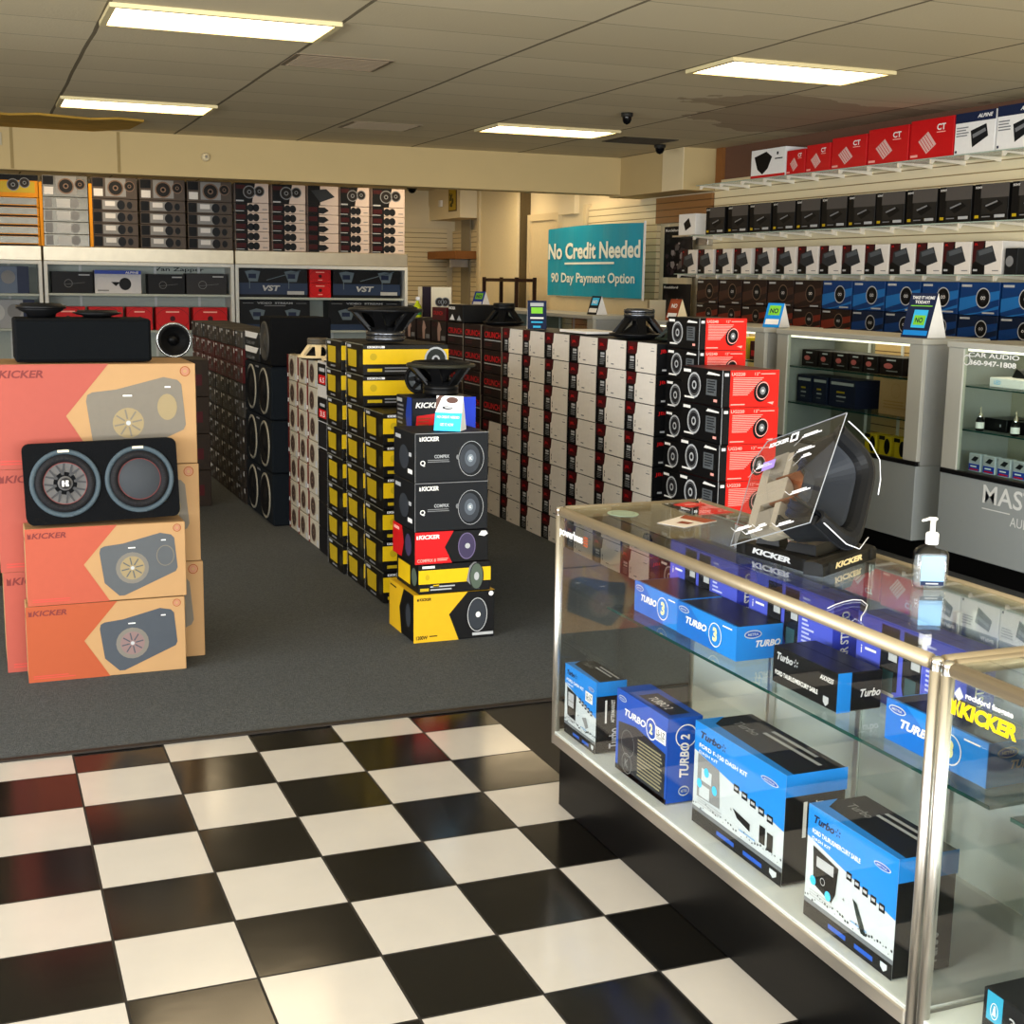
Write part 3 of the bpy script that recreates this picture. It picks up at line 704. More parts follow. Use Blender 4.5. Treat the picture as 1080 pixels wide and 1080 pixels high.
# grey-white speaker cartons
def gw_front(F, w, h):
    F.rect(0, 0, .16*w, h, M('dull_red_edge', '6a2420', .5), 1); F.rect(.82*w, .06*h, .97*w, .3*h, lgrey, 2)
    spk(F, .5*w, .5*h, .36*h, 2, '3a2c26', M('ring_beige', '6e5a4c', .5)); F.rect(.02*w, .1*h, .12*w, .25*h, white, 2)
gw = carton(.262, .3, .162, M('pale_grey_carton', 'a8a08e', .6), gw_front)
for c in range(3):
    stack(gw, 'speaker_carton', 1.905, 7.985 + .2665 * c, 7, .164, .004, lambda k, c=c: 'grey-white speaker carton, %s, %s of three pale columns' % (lvl(k, 7), ('near column', 'middle column', 'far column')[c]), 'box', 'grey-white speaker cartons')
# mixed column beside them
bx = carton(.325, .3, .156, M('plain_black_carton', '0f0f12', .5), lambda F, w, h: F.rect(.96*w, .05*h, w, .95*h, dblue, 1))
for k in range(4): tag(inst(bx, 'speaker_carton', (1.9, 7.655, .004 + .1575*k), NEG), 'plain black carton %s between the pale and yellow columns' % lvl(k, 9), 'box', 'plain black cartons')
def outl(F, w, h):
    F.rect(.02*w, .04*h, .98*w, .96*h, lgrey, 1); F.rect(.035*w, .07*h, .965*w, .93*h, dark, 2); F.lines(.7*w, .15*h, .93*w, .6*h, 5, white, 3)
tag(inst(carton(.325, .3, .175, black, outl), 'speaker_carton', (1.9, 7.655, .636), NEG), 'black carton with pale outline between the pale and yellow columns', 'box')
def rw(F, w, h):
    F.rect(0, 0, .75*w, h, black, 1); F.rect(.1*w, .5*h, .65*w, .9*h, black, 2); F.rect(.1*w, .1*h, .65*w, .48*h, red, 2); F.text('3.5', .2*w, .16*h, .24*h, white, 3, w=.35*w); F.rect(.2*w, .62*h, .55*w, .75*h, lgrey, 3)
tag(inst(carton(.325, .3, .13, M('dull_white_carton', 'b8b4ae', .5), rw, rw), 'speaker_carton', (1.9, 7.655, .8125), NEG), 'white carton with black and red panel above the outlined black carton', 'box')
rwm = carton(.325, .3, .215, M('dull_white_carton'), lambda F, w, h: (F.rect(.02*w, .35*h, .62*w, .93*h, black, 1), F.rect(.1*w, .38*h, .6*w, .62*h, red, 2), F.text('6.5', .2*w, .42*h, .14*h, white, 3, w=.32*w), F.rect(.15*w, .72*h, .55*w, .82*h, lgrey, 2)))
tag(inst(rwm, 'speaker_carton', (1.9, 7.655, .944), NEG), 'white carton with red square, topmost beside the yellow-square cartons', 'box')

# yellow-square cartons
def yq_front(F, w, h):
    F.poly([(.15*w, .22*h), (.11*w, .78*h), (.62*w, .78*h), (.62*w, .22*h)], gold, 1); F.rect(.08*w, .84*h, .3*w, .93*h, lgrey, 1); F.rect(.3*w, .08*h, .6*w, .14*h, grey, 1)
    F.rect(0, 0, .012*w, h, lgrey, 1); F.rect(0, .97*h, w, h, M('carton_rim', '6e6e60', .5), 1)
    F.disc(.85*w, .45*h, .1*w, M('faint_spk', '2c2c22', .5), 1)
def yq_right(F, d, h):
    F.rect(0, .36*h, d, .84*h, yellow, 1); F.rect(.05*d, .88*h, .25*d, .95*h, white, 2); F.disc(.12*d, .6*h, .04*d, gold, 2); F.text('KICKER', .06*d, .885*h, .06*h, black, 3, w=.16*d)
    spk(F, .85*d, .5*h, .4*h, 2, '222622', lgrey, ry=.42*h); F.rect(.05*d, .12*h, .22*d, .22*h, gold, 2); F.lines(.25*d, .06*h, .6*d, .26*h, 2, grey, 2)
yq = carton(.345, .47, .161, M('near_black_carton', '0e0c09', .45), yq_front, right=yq_right)
for c, (y, n) in enumerate(((6.56, 6), (6.915, 8), (7.29, 8))):
    stack(yq, 'speaker_carton', (1.885, 1.882, 1.866)[c], y, n, .1628, .004, lambda k, c=c, n=n: 'black carton with yellow square, %s, %s of three columns' % (lvl(k, n), ('near shorter column', 'middle column', 'far column')[c]), 'box', 'black cartons with yellow squares')
# dark and blue speaker cartons right behind the front tower
def bl_front(F, w, h):
    F.poly([(w, 0), (w, h), (.72*w, h), (.62*w, .5*h), (.72*w, 0)], dblue, 1); F.lines(.1*w, .15*h, .5*w, .75*h, 5, grey, 1); F.rect(.06*w, .82*h, .4*w, .92*h, lgrey, 2)
def bl_right(F, d, h):
    F.rect(.62*d, 0, d, h, M('royal_blue_print', '1434b4', .4), 1); F.text('KICKER', .06*d, .72*h, .15*h, white, 2, w=.42*d, bold=.03, shear=.2); F.poly([(.06*d, .12*h), (.34*d, .16*h), (.36*d, .56*h), (.08*d, .5*h)], red, 2); F.lines(.1*d, .2*h, .3*d, .45*h, 3, brownp, 3)
bl = carton(.255, .33, .178, M('near_black_blue', '14161c', .45), bl_front, right=bl_right)
stack(bl, 'speaker_carton', 1.95, 6.25, 6, .1795, .004, lambda k: 'black and blue speaker carton behind the front tower, %s of six' % lvl(k, 6), 'box', 'black and blue speaker cartons')

# front tower
def kname(F, w, h, m=white, x=.06, y=.84, hh=.09, ww=.23):
    F.text('KICKER', (x + .03)*w, y*h, hh*h, m, 3, w=ww*w, bold=.035, shear=.15); F.poly([(x*w, y*h), ((x+.022)*w, y*h), ((x+.022)*w, (y+hh)*h), ((x+.012)*w, (y+hh*.6)*h), (x*w, (y+hh)*h)], m, 3)
def tb5_front(F, w, h):
    kname(F, w, h); F.text('COMPRX', .26*w, .49*h, .07*h, lgrey, 2, w=.2*w, bold=.02); F.lines(.17*w, .39*h, .48*w, .46*h, 2, grey, 2); F.text('Q', .07*w, .33*h, .12*h, white, 2, bold=.02)
    F.ring(.76*w, .46*h, .175*w, .006*w, lgrey, 2, ry=.36*h); F.disc(.74*w, .46*h, .14*w, M('speaker_grey', '30343a', .4), 2, ry=.3*h); F.disc(.75*w, .47*h, .08*w, M('speaker_mid', '4e555e', .4), 3, ry=.17*h); F.disc(.75*w, .47*h, .04*w, M('speaker_light', '7e8890', .4), 4, ry=.08*h); F.text('K', .735*w, .44*h, .06*h, white, 5, bold=.04); F.disc(.575*w, .5*h, .02*w, grey, 2, ry=.05*h)
    F.rect(0, .985*h, w, h, grey, 2); F.rect(0, 0, .006*w, h, grey, 2)
def tb5_left(F, d, h):
    F.rect(.1*d, .8*h, .35*d, .88*h, lgrey, 2); F.disc(.5*d, .45*h, .22*d, M('speaker_grey'), 2, ry=.25*h); F.rect(.68*d, .15*h, .88*d, .24*h, white, 2); F.rect(.72*d, .5*h, .84*d, .58*h, lgrey, 2)
tb5 = carton(.352, .33, .223, M('slate_black_carton', '111316', .5), tb5_front, tb5_left)
def tb3_front(F, w, h):
    F.poly([(0, 0), (.5*w, 0), (.4*w, .5*h), (.52*w, h), (0, h)], red, 1); kname(F, w, h, white, .02, .78, .13, .28); F.text('COMPRX 8', .03*w, .06*h, .1*h, pink, 2, w=.25*w); F.lines(.3*w, .06*h, .46*w, .16*h, 2, pink, 2)
    F.disc(.7*w, .5*h, .12*w, M('violet_cone', '3c3450', .4), 2, ry=.42*h); F.ring(.7*w, .5*h, .12*w, .012*w, M('violet_ring', '6a5e80', .4), 3, ry=.42*h); F.disc(.71*w, .5*h, .035*w, lgrey, 3); F.poly([(.86*w, .82*h), (.9*w, .95*h), (.96*w, .95*h), (.99*w, .85*h), (.94*w, .78*h)], white, 2)
def tb3_left(F, d, h):
    F.poly([(0, 0), (.4*d, 0), (.5*d, .5*h), (.42*d, h), (0, h)], red, 1); F.disc(.7*d, .5*h, .14*d, M('violet_cone'), 2, ry=.35*h); F.rect(.06*d, .8*h, .3*d, .9*h, pink, 2)
tb3 = carton(.355, .345, .148, black, tb3_front, tb3_left)
def tb2_front(F, w, h):
    F.rect(0, .34*h, w, .8*h, yellow, 1); F.rect(.05*w, .86*h, .22*w, .94*h, white, 2); F.disc(.12*w, .56*h, .03*w, gold, 2, ry=.1*h); F.rect(.02*w, .1*h, .14*w, .2*h, gold, 2); F.lines(.16*w, .06*h, .5*w, .26*h, 2, lgrey, 2); F.rect(.2*w, .22*h, .28*w, .3*h, yellow, 2)
    F.poly([(.66*w, .36*h), (.7*w, .85*h), (.76*w, .98*h), (.8*w, .98*h), (.84*w, .05*h), (.78*w, .08*h)], grey, 2); F.disc(.8*w, .5*h, .1*w, M('olive_cone', '4e5a4e', .4), 3, ry=.46*h); F.ring(.8*w, .5*h, .1*w, .012*w, black, 4, ry=.46*h); F.disc(.8*w, .5*h, .035*w, lgrey, 4, ry=.14*h)
def tb2_left(F, d, h): F.rect(.08*d, .15*h, .62*d, .8*h, yellow, 1); F.disc(.8*d, .5*h, .12*d, M('olive_cone'), 2, ry=.3*h)
tb2 = carton(.35, .34, .139, black, tb2_front, tb2_left)
def tb1_front(F, w, h):
    F.poly([(0, 0), (.55*w, 0), (.43*w, .55*h), (.66*w, h), (0, h)], M('warm_yellow_print', 'cfa41c', .45), 1); kname(F, w, h, black, .04, .87, .06, .14); F.text('1200W', .03*w, .06*h, .08*h, black, 2, w=.14*w, bold=.03); F.lines(.19*w, .08*h, .3*w, .13*h, 1, black, 2)
    F.ring(.78*w, .5*h, .125*w, .01*w, lgrey, 3, ry=.36*h); F.disc(.78*w, .5*h, .11*w, M('speaker_grey'), 2, ry=.32*h); F.disc(.79*w, .5*h, .03*w, white, 3, ry=.06*h); F.disc(.95*w, .93*h, .03*w, white, 2, ry=.05*h); F.rect(.72*w, .06*h, .98*w, .12*h, lgrey, 2)
def tb1_left(F, d, h): F.poly([(0, 0), (.5*d, 0), (.42*d, .55*h), (.6*d, h), (0, h)], M('warm_yellow_print'), 1); F.disc(.78*d, .5*h, .1*d, M('speaker_grey'), 2, ry=.25*h); F.lines(.05*d, .85*h, .3*d, .92*h, 1, black, 2)
tb1 = carton(.396, .385, .224, black, tb1_front, tb1_left, topm=None, top=lambda T, w, d: T.rect(0, 0, w, d, M('warm_yellow_print'), 1))
for me, x, z, lb in ((tb1, 2.0, .004, 'large yellow and black speaker carton on carpet, bottom of the front tower'), (tb2, 2.0, .2295, 'black carton with yellow band and speaker picture, second in the front tower'),
                     (tb3, 1.985, .370, 'red and black speaker carton in the middle of the front tower'), (tb5, 1.982, .5195, 'slate black speaker carton on the red carton in the front tower'), (tb5, 1.982, .744, 'slate black speaker carton, topmost of the front tower')):
    tag(inst(me, 'speaker_carton', (x, 5.62, z), 0), lb, 'box')

# speakers and cards on top of this row
driver('speaker', 'big black speaker, cone up, standing on the yellow-square cartons', (2.05, 6.9, 1.314), .20, .17, (0, 0, 0), mag_m=M('dark_chrome', '55565a', .25, .9))
driver('speaker', 'black speaker with wide dark rim, cone up, behind the small tent card', (2.13, 6.22, 1.085), .17, .15, (0, 0, 0), ring_m=M('olive_rim', '2c2b22', .45))
driver('speaker', 'small black speaker tipped on edge behind the wide-rimmed speaker', (2.12, 6.46, 1.15), .075, .06, (PI/2 + .1, 0, -.9), cone_m=M('grey_rubber', '4a4e50', .4))
driver('speaker', 'beige metal speaker frame upside down on the grey-white cartons', (1.955, 8.02, 1.281), .125, .115, (PI, 0, .3), frame_m_=beigem, ring_m=beigem, mag_m=M('beige_grey_magnet', '4e483e', .4))
driver('speaker', 'small beige speaker upside down on the carton with the red square', (1.98, 7.62, 1.254), .10, .08, (PI, 0, 0), frame_m_=beigem, ring_m=beigem, mag_m=M('beige_grey_magnet'))

def tent_card(loc, rz, w, h, label, face, body=white, d=None):
    t = empty('tent_card', loc, rz, label, 'sign'); d = d or h * .5
    mb = MB(); th = .0015
    mb.add([(-w/2, 0, 0), (w/2, 0, 0), (w/2, d*.45, h), (-w/2, d*.45, h), (-w/2, th*2, 0), (w/2, th*2, 0), (w/2, d*.45, h - .004), (-w/2, d*.45, h - .004)], [(0, 1, 2, 3), (7, 6, 5, 4), (0, 3, 7, 4), (1, 5, 6, 2), (0, 4, 5, 1)], body)
    sl = math.hypot(h, d*.45); F = Face(mb, (-w/2, -.0003, 0), (1, 0, 0), (0, d*.45, h), .0005); face(F, w, sl); mb.build('front_panel', t)
    mb = MB(); mb.add([(-w/2, d, 0), (w/2, d, 0), (w/2, d*.45 + .001, h), (-w/2, d*.45 + .001, h), (-w/2, d - .003, 0), (w/2, d - .003, 0), (w/2, d*.45 + .001, h - .006), (-w/2, d*.45 + .001, h - .006)], [(1, 0, 3, 2), (4, 5, 6, 7), (0, 4, 7, 3), (1, 2, 6, 5), (0, 1, 5, 4)], body); mb.build('back_panel', t)
    mb = MB(); e = .12*w
    for s in (-1, 1):
        mb = MB(); mb.add([(s*(w/2 - .001), .004, 0), (s*(w/2 - .001), d - .004, 0), (s*(w/2 - .001), d*.45, h*.98), (s*(w/2 - .003), .004, 0), (s*(w/2 - .003), d - .004, 0), (s*(w/2 - .003), d*.45, h*.98)], [(0, 1, 2), (5, 4, 3), (0, 3, 4, 1)], body); mb.build('side_flap', t)
    return t
def tc_main(F, w, h):
    F.rect(0, 0, w, .52*h, cyan, 1); F.text('NO CREDIT NEEDED', .08*w, .36*h, .07*h, white, 2, w=.84*w, bold=.02); F.text('GET IT NOW', .22*w, .14*h, .08*h, white, 2, w=.5*w)
    F.disc(.4*w, .74*h, .27*w, white, 1, ry=.19*h); F.poly([(0, .52*h), (.2*w, .95*h), (.3*w, h), (.1*w, h), (0, .9*h)], M('card_brown', '5a4038', .5), 1); F.disc(.6*w, .88*h, .22*w, M('card_brown'), 2, ry=.09*h); F.disc(.45*w, .66*h, .2*w, dark, 2, ry=.05*h); F.disc(.48*w, .67*h, .15*w, lgrey, 3, ry=.03*h)
tent_card((1.97, 5.66, .970), -.62, .125, .155, 'small blue and white tent card with cutout top on the front tower', tc_main, d=.1)

# ================================================================== ROW OF STACKS RIGHT OF THE MIDDLE
def jb_front(F, w, h):
    F.poly([(.30*w, 0), (w, 0), (w, h), (.36*w, h), (.33*w, .62*h), (.29*w, .58*h)], offw, 1); F.poly([(0, h), (0, .58*h), (.31*w, .58*h), (.35*w, h)], dred, 1)
    F.text('JBL', .06*w, .7*h, .12*h, red, 2, w=.16*w); F.rect(.1*w, .42*h, .24*w, .5*h, lgrey, 2); F.rect(.1*w, .33*h, .24*w, .39*h, lgrey, 2); F.lines(.08*w, .05*h, .26*w, .28*h, 4, grey, 2)
    F.rect(.35*w, .3*h, .37*w, .4*h, dark, 2); F.rect(.35*w, .18*h, .37*w, .27*h, dark, 2); F.rect(.48*w, .12*h, .58*w, .16*h, grey, 2); F.rect(.8*w, .72*h, .92*w, .75*h, grey, 2); F.rect(.83*w, .82*h, .9*w, .84*h, lgrey, 2)
    F.rect(0, .985*h, w, h, black, 3); F.rect(.992*w, 0, w, h, M('warm_edge', '6e655a', .5), 3)
def jb_right(F, d, h): F.text('JBL', .06*d, .66*h, .14*h, red, 2, w=.16*d); F.rect(.1*d, .1*h, .22*d, .16*h, lgrey, 2)
def jb(w): return carton(w, .36, .163, black, jb_front, right=jb_right)
JY = [(8.36, .355), (7.99, .365), (7.615, .365), (7.228, .385), (6.845, .365), (6.483, .345)]
for c, (y, wd) in enumerate(JY):
    me = jb(wd)
    stack(me, 'speaker_carton', 3.37, y, 8, .1655, .004, lambda k, c=c: 'white and black speaker carton, %s in the %s pale column from the left' % (lvl(k, 8), ('first', 'second', 'third', 'fourth', 'fifth', 'sixth')[c]), 'box', 'white and black speaker cartons')
me = jb(.36)
stack(me, 'speaker_carton', 3.37, 8.73, 4, .1655, .004, lambda k: 'white and black speaker carton under the red-lettered cartons, %s' % ('on the floor', 'second up', 'third up', 'fourth up')[k], 'box', 'white and black speaker cartons')
def cr_front(F, w, h):
    F.text('CRUNCH', .06*w, .5*h, .26*h, red, 2, w=.84*w, bold=.02); F.rect(.05*w, .38*h, .95*w, .42*h, lgrey, 2); F.rect(.94*w, 0, w, h, M('warm_edge'), 1); F.lines(.1*w, .1*h, .5*w, .28*h, 2, dred, 2)
crm = carton(.365, .34, .163, M('brown_black_carton', '1c100d', .5), cr_front)
for c, (y, k0, n) in enumerate(((8.73, 4, 4), (9.13, 0, 8), (9.51, 0, 8))):
    stack(crm, 'amplifier_carton', 3.37, y, n, .1655, .004 + .1655 * k0, lambda k, c=c, n=n: 'dark carton with large red lettering, %s, %s of its columns' % (lvl(k, n) if c else ('bottom', 'second', 'third', 'top')[k], ('nearest', 'middle', 'farthest')[c]), 'box', 'dark cartons with red lettering')
def fig_front(F, w, h): F.poly([(.45*w, .05*h), (.6*w, .05*h), (.62*w, .5*h), (.7*w, .6*h), (.58*w, .9*h), (.48*w, .95*h), (.42*w, .6*h)], M('pale_figure', 'a8887a', .5), 1); F.text('CRUNCH', .05*w, .72*h, .16*h, dred, 2, w=.35*w); F.rect(.7*w, .1*h, .95*w, .3*h, grey, 2)
fgm = carton(.35, .34, .163, M('brown_black_carton'), fig_front)
for c, y in enumerate((9.90, 10.28, 10.66)):
    stack(fgm, 'amplifier_carton', 3.37, y, 8, .1655, .004, lambda k, c=c: 'dark carton with a pale standing figure, %s, %s of three columns' % (lvl(k, 8), ('nearest', 'middle', 'farthest')[c]), 'box', 'dark cartons with a pale figure')
# bits on top of the red-lettered cartons
tag(inst(carton(.33, .3, .13, black, lambda F, w, h: (kname(F, w, h, white, .06, .7, .16, .4), F.poly([(.1*w, .1*h), (.3*w, .45*h), (.45*w, .1*h)], white, 2), F.poly([(.6*w, .1*h), (.75*w, .4*h), (.9*w, .1*h)], lgrey, 2))), 'speaker_carton', (3.37, 9.51, 1.330), NEG), 'black carton with white lettering lying on the red-lettered cartons', 'box')
tag(inst(carton(.33, .3, .10, dred, lambda F, w, h: F.text('CRUNCH', .1*w, .4*h, .3*h, red, 2, w=.7*w)), 'amplifier_carton', (3.37, 9.9, 1.330), NEG), 'dark red carton at the far end on top of the figure cartons', 'box')
driver('speaker', 'black speaker upside down on the red-lettered carton columns', (3.56, 9.0, 1.482), .15, .14, (PI, 0, 0))
driver('speaker', 'large dark speaker upside down with steel ring on the white cartons', (3.55, 6.87, 1.496), .17, .15, (PI, 0, .2), mag_m=M('dark_chrome'), ring_m=plastic)
driver('speaker', 'green-black speaker upside down beside the larger one with steel ring', (3.60, 6.50, 1.435), .125, .095, (PI, 0, .5), frame_m_=M('green_black_metal', '1c241c', .4))
tag(inst(carton(.4, .22, .018, white), 'paper_pad', (3.42, 7.5, 1.332), NEG), 'flat white pad lying on the white speaker cartons', 'paper')

# black and red subwoofer cartons
def pn_front(F, w, h):
    spk(F, .33*w, .5*h, .36*h, 1, '1c1c1e', lgrey); F.ring(.33*w, .5*h, .27*h, .015*h, grey, 3); F.rect(.06*w, .84*h, .24*w, .92*h, white, 2); F.rect(.1*w, .12*h, .34*w, .17*h, white, 2); F.poly([(.62*w, .84*h), (.66*w, .92*h), (.92*w, .88*h), (.92*w, .84*h)], white, 2)
    F.rect(.62*w, .28*h, .86*w, .72*h, M('diagram_grey', '55595c', .5), 2); F.lines(.65*w, .32*h, .84*w, .68*h, 5, dark, 3); F.rect(.8*w, .12*h, .88*w, .19*h, pink, 2); F.rect(.985*w, 0, w, h, lgrey, 2)
def pn_right(model):
    def f(F, d, h):
        F.rect(.13*d, 0, d, h, hot, 1); F.rect(.03*d, .84*h, .1*d, .92*h, white, 2); F.text(model, .15*d, .85*h, .09*h, pink, 2, w=.24*d, bold=.03); F.text('12"', .56*d, .86*h, .08*h, pink, 2, w=.09*d); F.rect(.67*d, .885*h, .93*d, .91*h, pink, 2)
        F.lines(.18*d, .3*h, .72*d, .8*h, 11, pink, 2, frac=.4, jag=.18, slope=.55); F.rect(.15*d, .06*h, .4*d, .09*h, pink, 2); F.disc(.69*d, .42*h, .135*d, black, 2, ry=.29*h, rot=-.25); F.disc(.71*d, .44*h, .115*d, pink, 3, ry=.25*h, rot=-.25); F.disc(.71*d, .44*h, .105*d, black, 4, ry=.22*h, rot=-.25); F.disc(.71*d, .44*h, .05*d, grey, 5, ry=.11*h); F.disc(.71*d, .44*h, .02*d, white, 6, ry=.035*h); F.poly([(.8*d, .12*h), (.92*d, .14*h), (.9*d, .06*h)], pink, 3)
    return f
pA = carton(.40, .31, .1755, black, pn_front, right=pn_right('UG220'), top=lambda T, w, d: T.rect(0.13*0+.003, 0, w, d, M('black_red_top', '4e1512', .4), 1)); pA2 = carton(.40, .31, .1755, black, pn_front, right=pn_right('UG240'))
pB = carton(.345, .275, .161, black, pn_front, right=pn_right('UG240'))
stack(lambda k: pA2 if k in (2, 4) else pA, 'subwoofer_carton', 3.27, 5.65, 7, .1772, .004, lambda k: 'black and red subwoofer carton, %s of seven in the front stack' % lvl(k, 7), 'box', 'front stack of black and red cartons')
stack(pB, 'subwoofer_carton', 3.42, 6.12, 9, .1632, .004, lambda k: 'black and red subwoofer carton, %s of nine in the rear stack' % lvl(k, 9), 'box', 'rear stack of black and red cartons')

# ================================================================== RIGHT WALL: SHELVES AND MERCHANDISE
def wall_shelf(z, y0, y1, n, label):
    t = empty('glass_shelf', (7.3, (y0 + y1) / 2, z), 0, label, 'shelf'); L = (y1 - y0) / 2
    mb = MB(); mb.box(-.34, 0, -L, L, -.008, -.0005, glc); mb.box(-.3405, -.34, -L, L, -.008, -.0005, M('pale_glass_edge', '9fb0a4', .2)); mb.build('glass_panel', t)
    for k in range(n):
        y = -L + .08 + (2 * L - .16) * k / (n - 1)
        mb = MB(); mb.prism([(0, -.0085), (0, -.045), (-.06, -.036), (-.30, -.02), (-.318, -.046), (-.338, -.046), (-.338, -.0085)], (1, 0, 0), (0, 0, 1), (0, y - .008, 0), (0, .016, 0), M('bracket_metal', 'f4ecdc', .3, .4)); mb.build('bracket', t)
wall_shelf(2.628, 7.0, 12.3, 14, 'top glass shelf on the right wall, holding the red cartons')
wall_shelf(2.128, 6.6, 12.4, 15, 'second glass shelf on the right wall, holding the black cartons')
wall_shelf(1.738, 6.6, 12.7, 16, 'third glass shelf on the right wall, holding the white angled-picture cartons')
wall_shelf(1.232, 6.6, 12.4, 14, 'lowest glass shelf on the right wall, holding the blue cartons')
XS = 6.985
def ysort(i, n): return ORDN[i]
ORDN = ['first', 'second', 'third', 'fourth', 'fifth', 'sixth', 'seventh', 'eighth', 'ninth', 'tenth', 'eleventh', 'twelfth', 'thirteenth', 'fourteenth', 'fifteenth']
# top row
def ct_front(F, w, h):
    F.text('CT', .62*w, .68*h, .16*h, white, 2, w=.2*w, bold=.03); F.rect(.62*w, .62*h, .82*w, .645*h, pink, 2)
    a = M('pale_amp', 'd8b0a8', .5); F.poly([(.2*w, .45*h), (.42*w, .68*h), (.62*w, .34*h), (.4*w, .12*h)], a, 1)
    for k in range(4): F.line(.24*w + .045*w*k, .48*h + .045*h*k, .42*w + .045*w*k, .17*h + .045*h*k, .012*w, red, 2)
    F.rect(.03*w, .06*h, .2*w, .12*h, pink, 2)
for k, (y0, y1, h) in enumerate(((10.40, 10.70, .215), (10.02, 10.385, .235), (9.51, 10.005, .262), (8.97, 9.495, .285), (8.44, 8.955, .30))):
    tag(inst(carton(y1 - y0 - .006, .25, h, red, ct_front), 'amplifier_carton', (XS, (y0 + y1)/2, 2.629), NEG), 'red carton with white slanted amplifier picture, %s from the left on the top shelf' % ORDN[k], 'box', 'red amplifier cartons')
def a1(F, w, h):
    F.rect(0, 0, w, .1*h, red, 1); F.poly([(.1*w, .75*h), (.45*w, .9*h), (.62*w, .7*h), (.5*w, .3*h), (.35*w, .12*h), (.2*w, .3*h)], black, 2); F.rect(.75*w, .75*h, .8*w, .85*h, dark, 2); F.rect(.7*w, .6*h, .92*w, .64*h, dark, 2)
tag(inst(carton(.585, .25, .262, white, a1), 'speaker_carton', (XS, 11.01, 2.629), NEG), 'white carton with black speaker picture at the left end of the top shelf', 'box')
def a2(F, w, h):
    F.rect(0, .76*h, w, h, navy, 1); F.text('ALPINE', .55*w, .84*h, .09*h, white, 2, w=.38*w, bold=.03, shear=.3); F.poly([(.4*w, .55*h), (.78*w, .68*h), (.84*w, .38*h), (.46*w, .14*h)], dark, 2); F.poly([(.45*w, .45*h), (.76*w, .58*h), (.78*w, .5*h), (.47*w, .36*h)], grey, 3); F.lines(.04*w, .4*h, .36*w, .66*h, 4, grey, 2); F.rect(.03*w, .04*h, .08*w, .1*h, navy, 2)
for k, (y0, y1) in enumerate(((7.99, 8.43), (7.56, 7.98), (7.12, 7.55))):
    tag(inst(carton(y1 - y0 - .006, .25, .30 + .008*k, white, a2), 'amplifier_carton', (XS, (y0+y1)/2, 2.629), NEG), ('white and navy amplifier carton next to the red cartons', 'white and navy amplifier carton, second right of the red cartons', 'white and navy amplifier carton at the far right end of the shelf')[k], 'box', 'white and navy cartons')
# black row
def sy(F, w, h):
    F.rect(0, 0, .19*w, h, black, 1); F.rect(.19*w, .62*h, w, h, M('dusky_grey_print', '4d4946', .45), 1); F.text('SONY', .02*w, .88*h, .06*h, white, 2, w=.2*w, bold=.02); F.rect(.23*w, .18*h, .97*w, .62*h, M('deep_grey_print', '201f1e', .4), 1)
    F.poly([(.3*w, .42*h), (.7*w, .56*h), (.85*w, .44*h), (.5*w, .24*h)], black, 2); F.poly([(.34*w, .42*h), (.68*w, .54*h), (.7*w, .5*h), (.36*w, .38*h)], grey, 3)
    F.rect(.62*w, .08*h, .92*w, .16*h, lgrey, 2); F.rect(.04*w, .08*h, .16*w, .16*h, gold, 2); F.rect(.25*w, .1*h, .5*w, .13*h, grey, 2)
for k, y in enumerate((11.93, 11.5, 11.1, 10.7, 10.31, 9.92, 9.53, 9.15, 8.76, 8.37, 7.98, 7.59, 7.2)):
    wd = .36; me = carton(wd, .24, .268, M('soft_black_carton', '100f0e', .4), sy) if k == 0 else me
    tag(inst(me, 'amplifier_carton', (XS, y, 2.129), NEG), 'black amplifier carton, %s from the left in the row of black cartons' % ORDN[k], 'box', 'black amplifier cartons on the second wall shelf')
# white row with slanted amplifier pictures
def jw(F, w, h):
    F.poly([(0, 0), (.45*w, 0), (.42*w, h), (0, h)], black, 1); F.poly([(0, .3*h), (.3*w, .6*h), (.4*w, h), (0, h)], M('maroon_shade', '3a0f12', .5), 2)
    F.poly([(.14*w, .72*h), (.66*w, .86*h), (.84*w, .4*h), (.42*w, .26*h), (.12*w, .4*h)], M('amp_body_print', '2b2e31', .35), 3); F.poly([(.2*w, .7*h), (.64*w, .82*h), (.7*w, .68*h), (.24*w, .56*h)], M('amp_top_print', '4e5358', .35), 4)
    F.rect(.05*w, .1*h, .2*w, .16*h, lgrey, 2); F.rect(.7*w, .1*h, .92*w, .13*h, grey, 2); F.text('JBL', .05*w, .86*h, .08*h, red, 4, w=.12*w)
for k, y in enumerate((12.43, 12.09, 11.73, 11.38, 11.0, 10.63, 10.28, 9.94, 9.61, 9.29, 8.96, 8.63, 8.31, 7.98)):
    if k == 0: me = carton(.31, .24, .245, M('bright_carton', 'd6d0c8', .5), jw)
    tag(inst(me, 'amplifier_carton', (XS, y, 1.739), NEG), 'white carton with grey slanted amplifier, %s from the left in its row' % ORDN[k], 'box', 'white amplifier cartons on the third wall shelf')
tag(inst(carton(.13, .22, .19, dark, lambda F, w, h: F.disc(.4*w, .5*h, .3*w, grey, 1)), 'speaker_carton', (XS, 7.73, 1.739), NEG), 'small dark carton closing the right end of the white carton row', 'box')
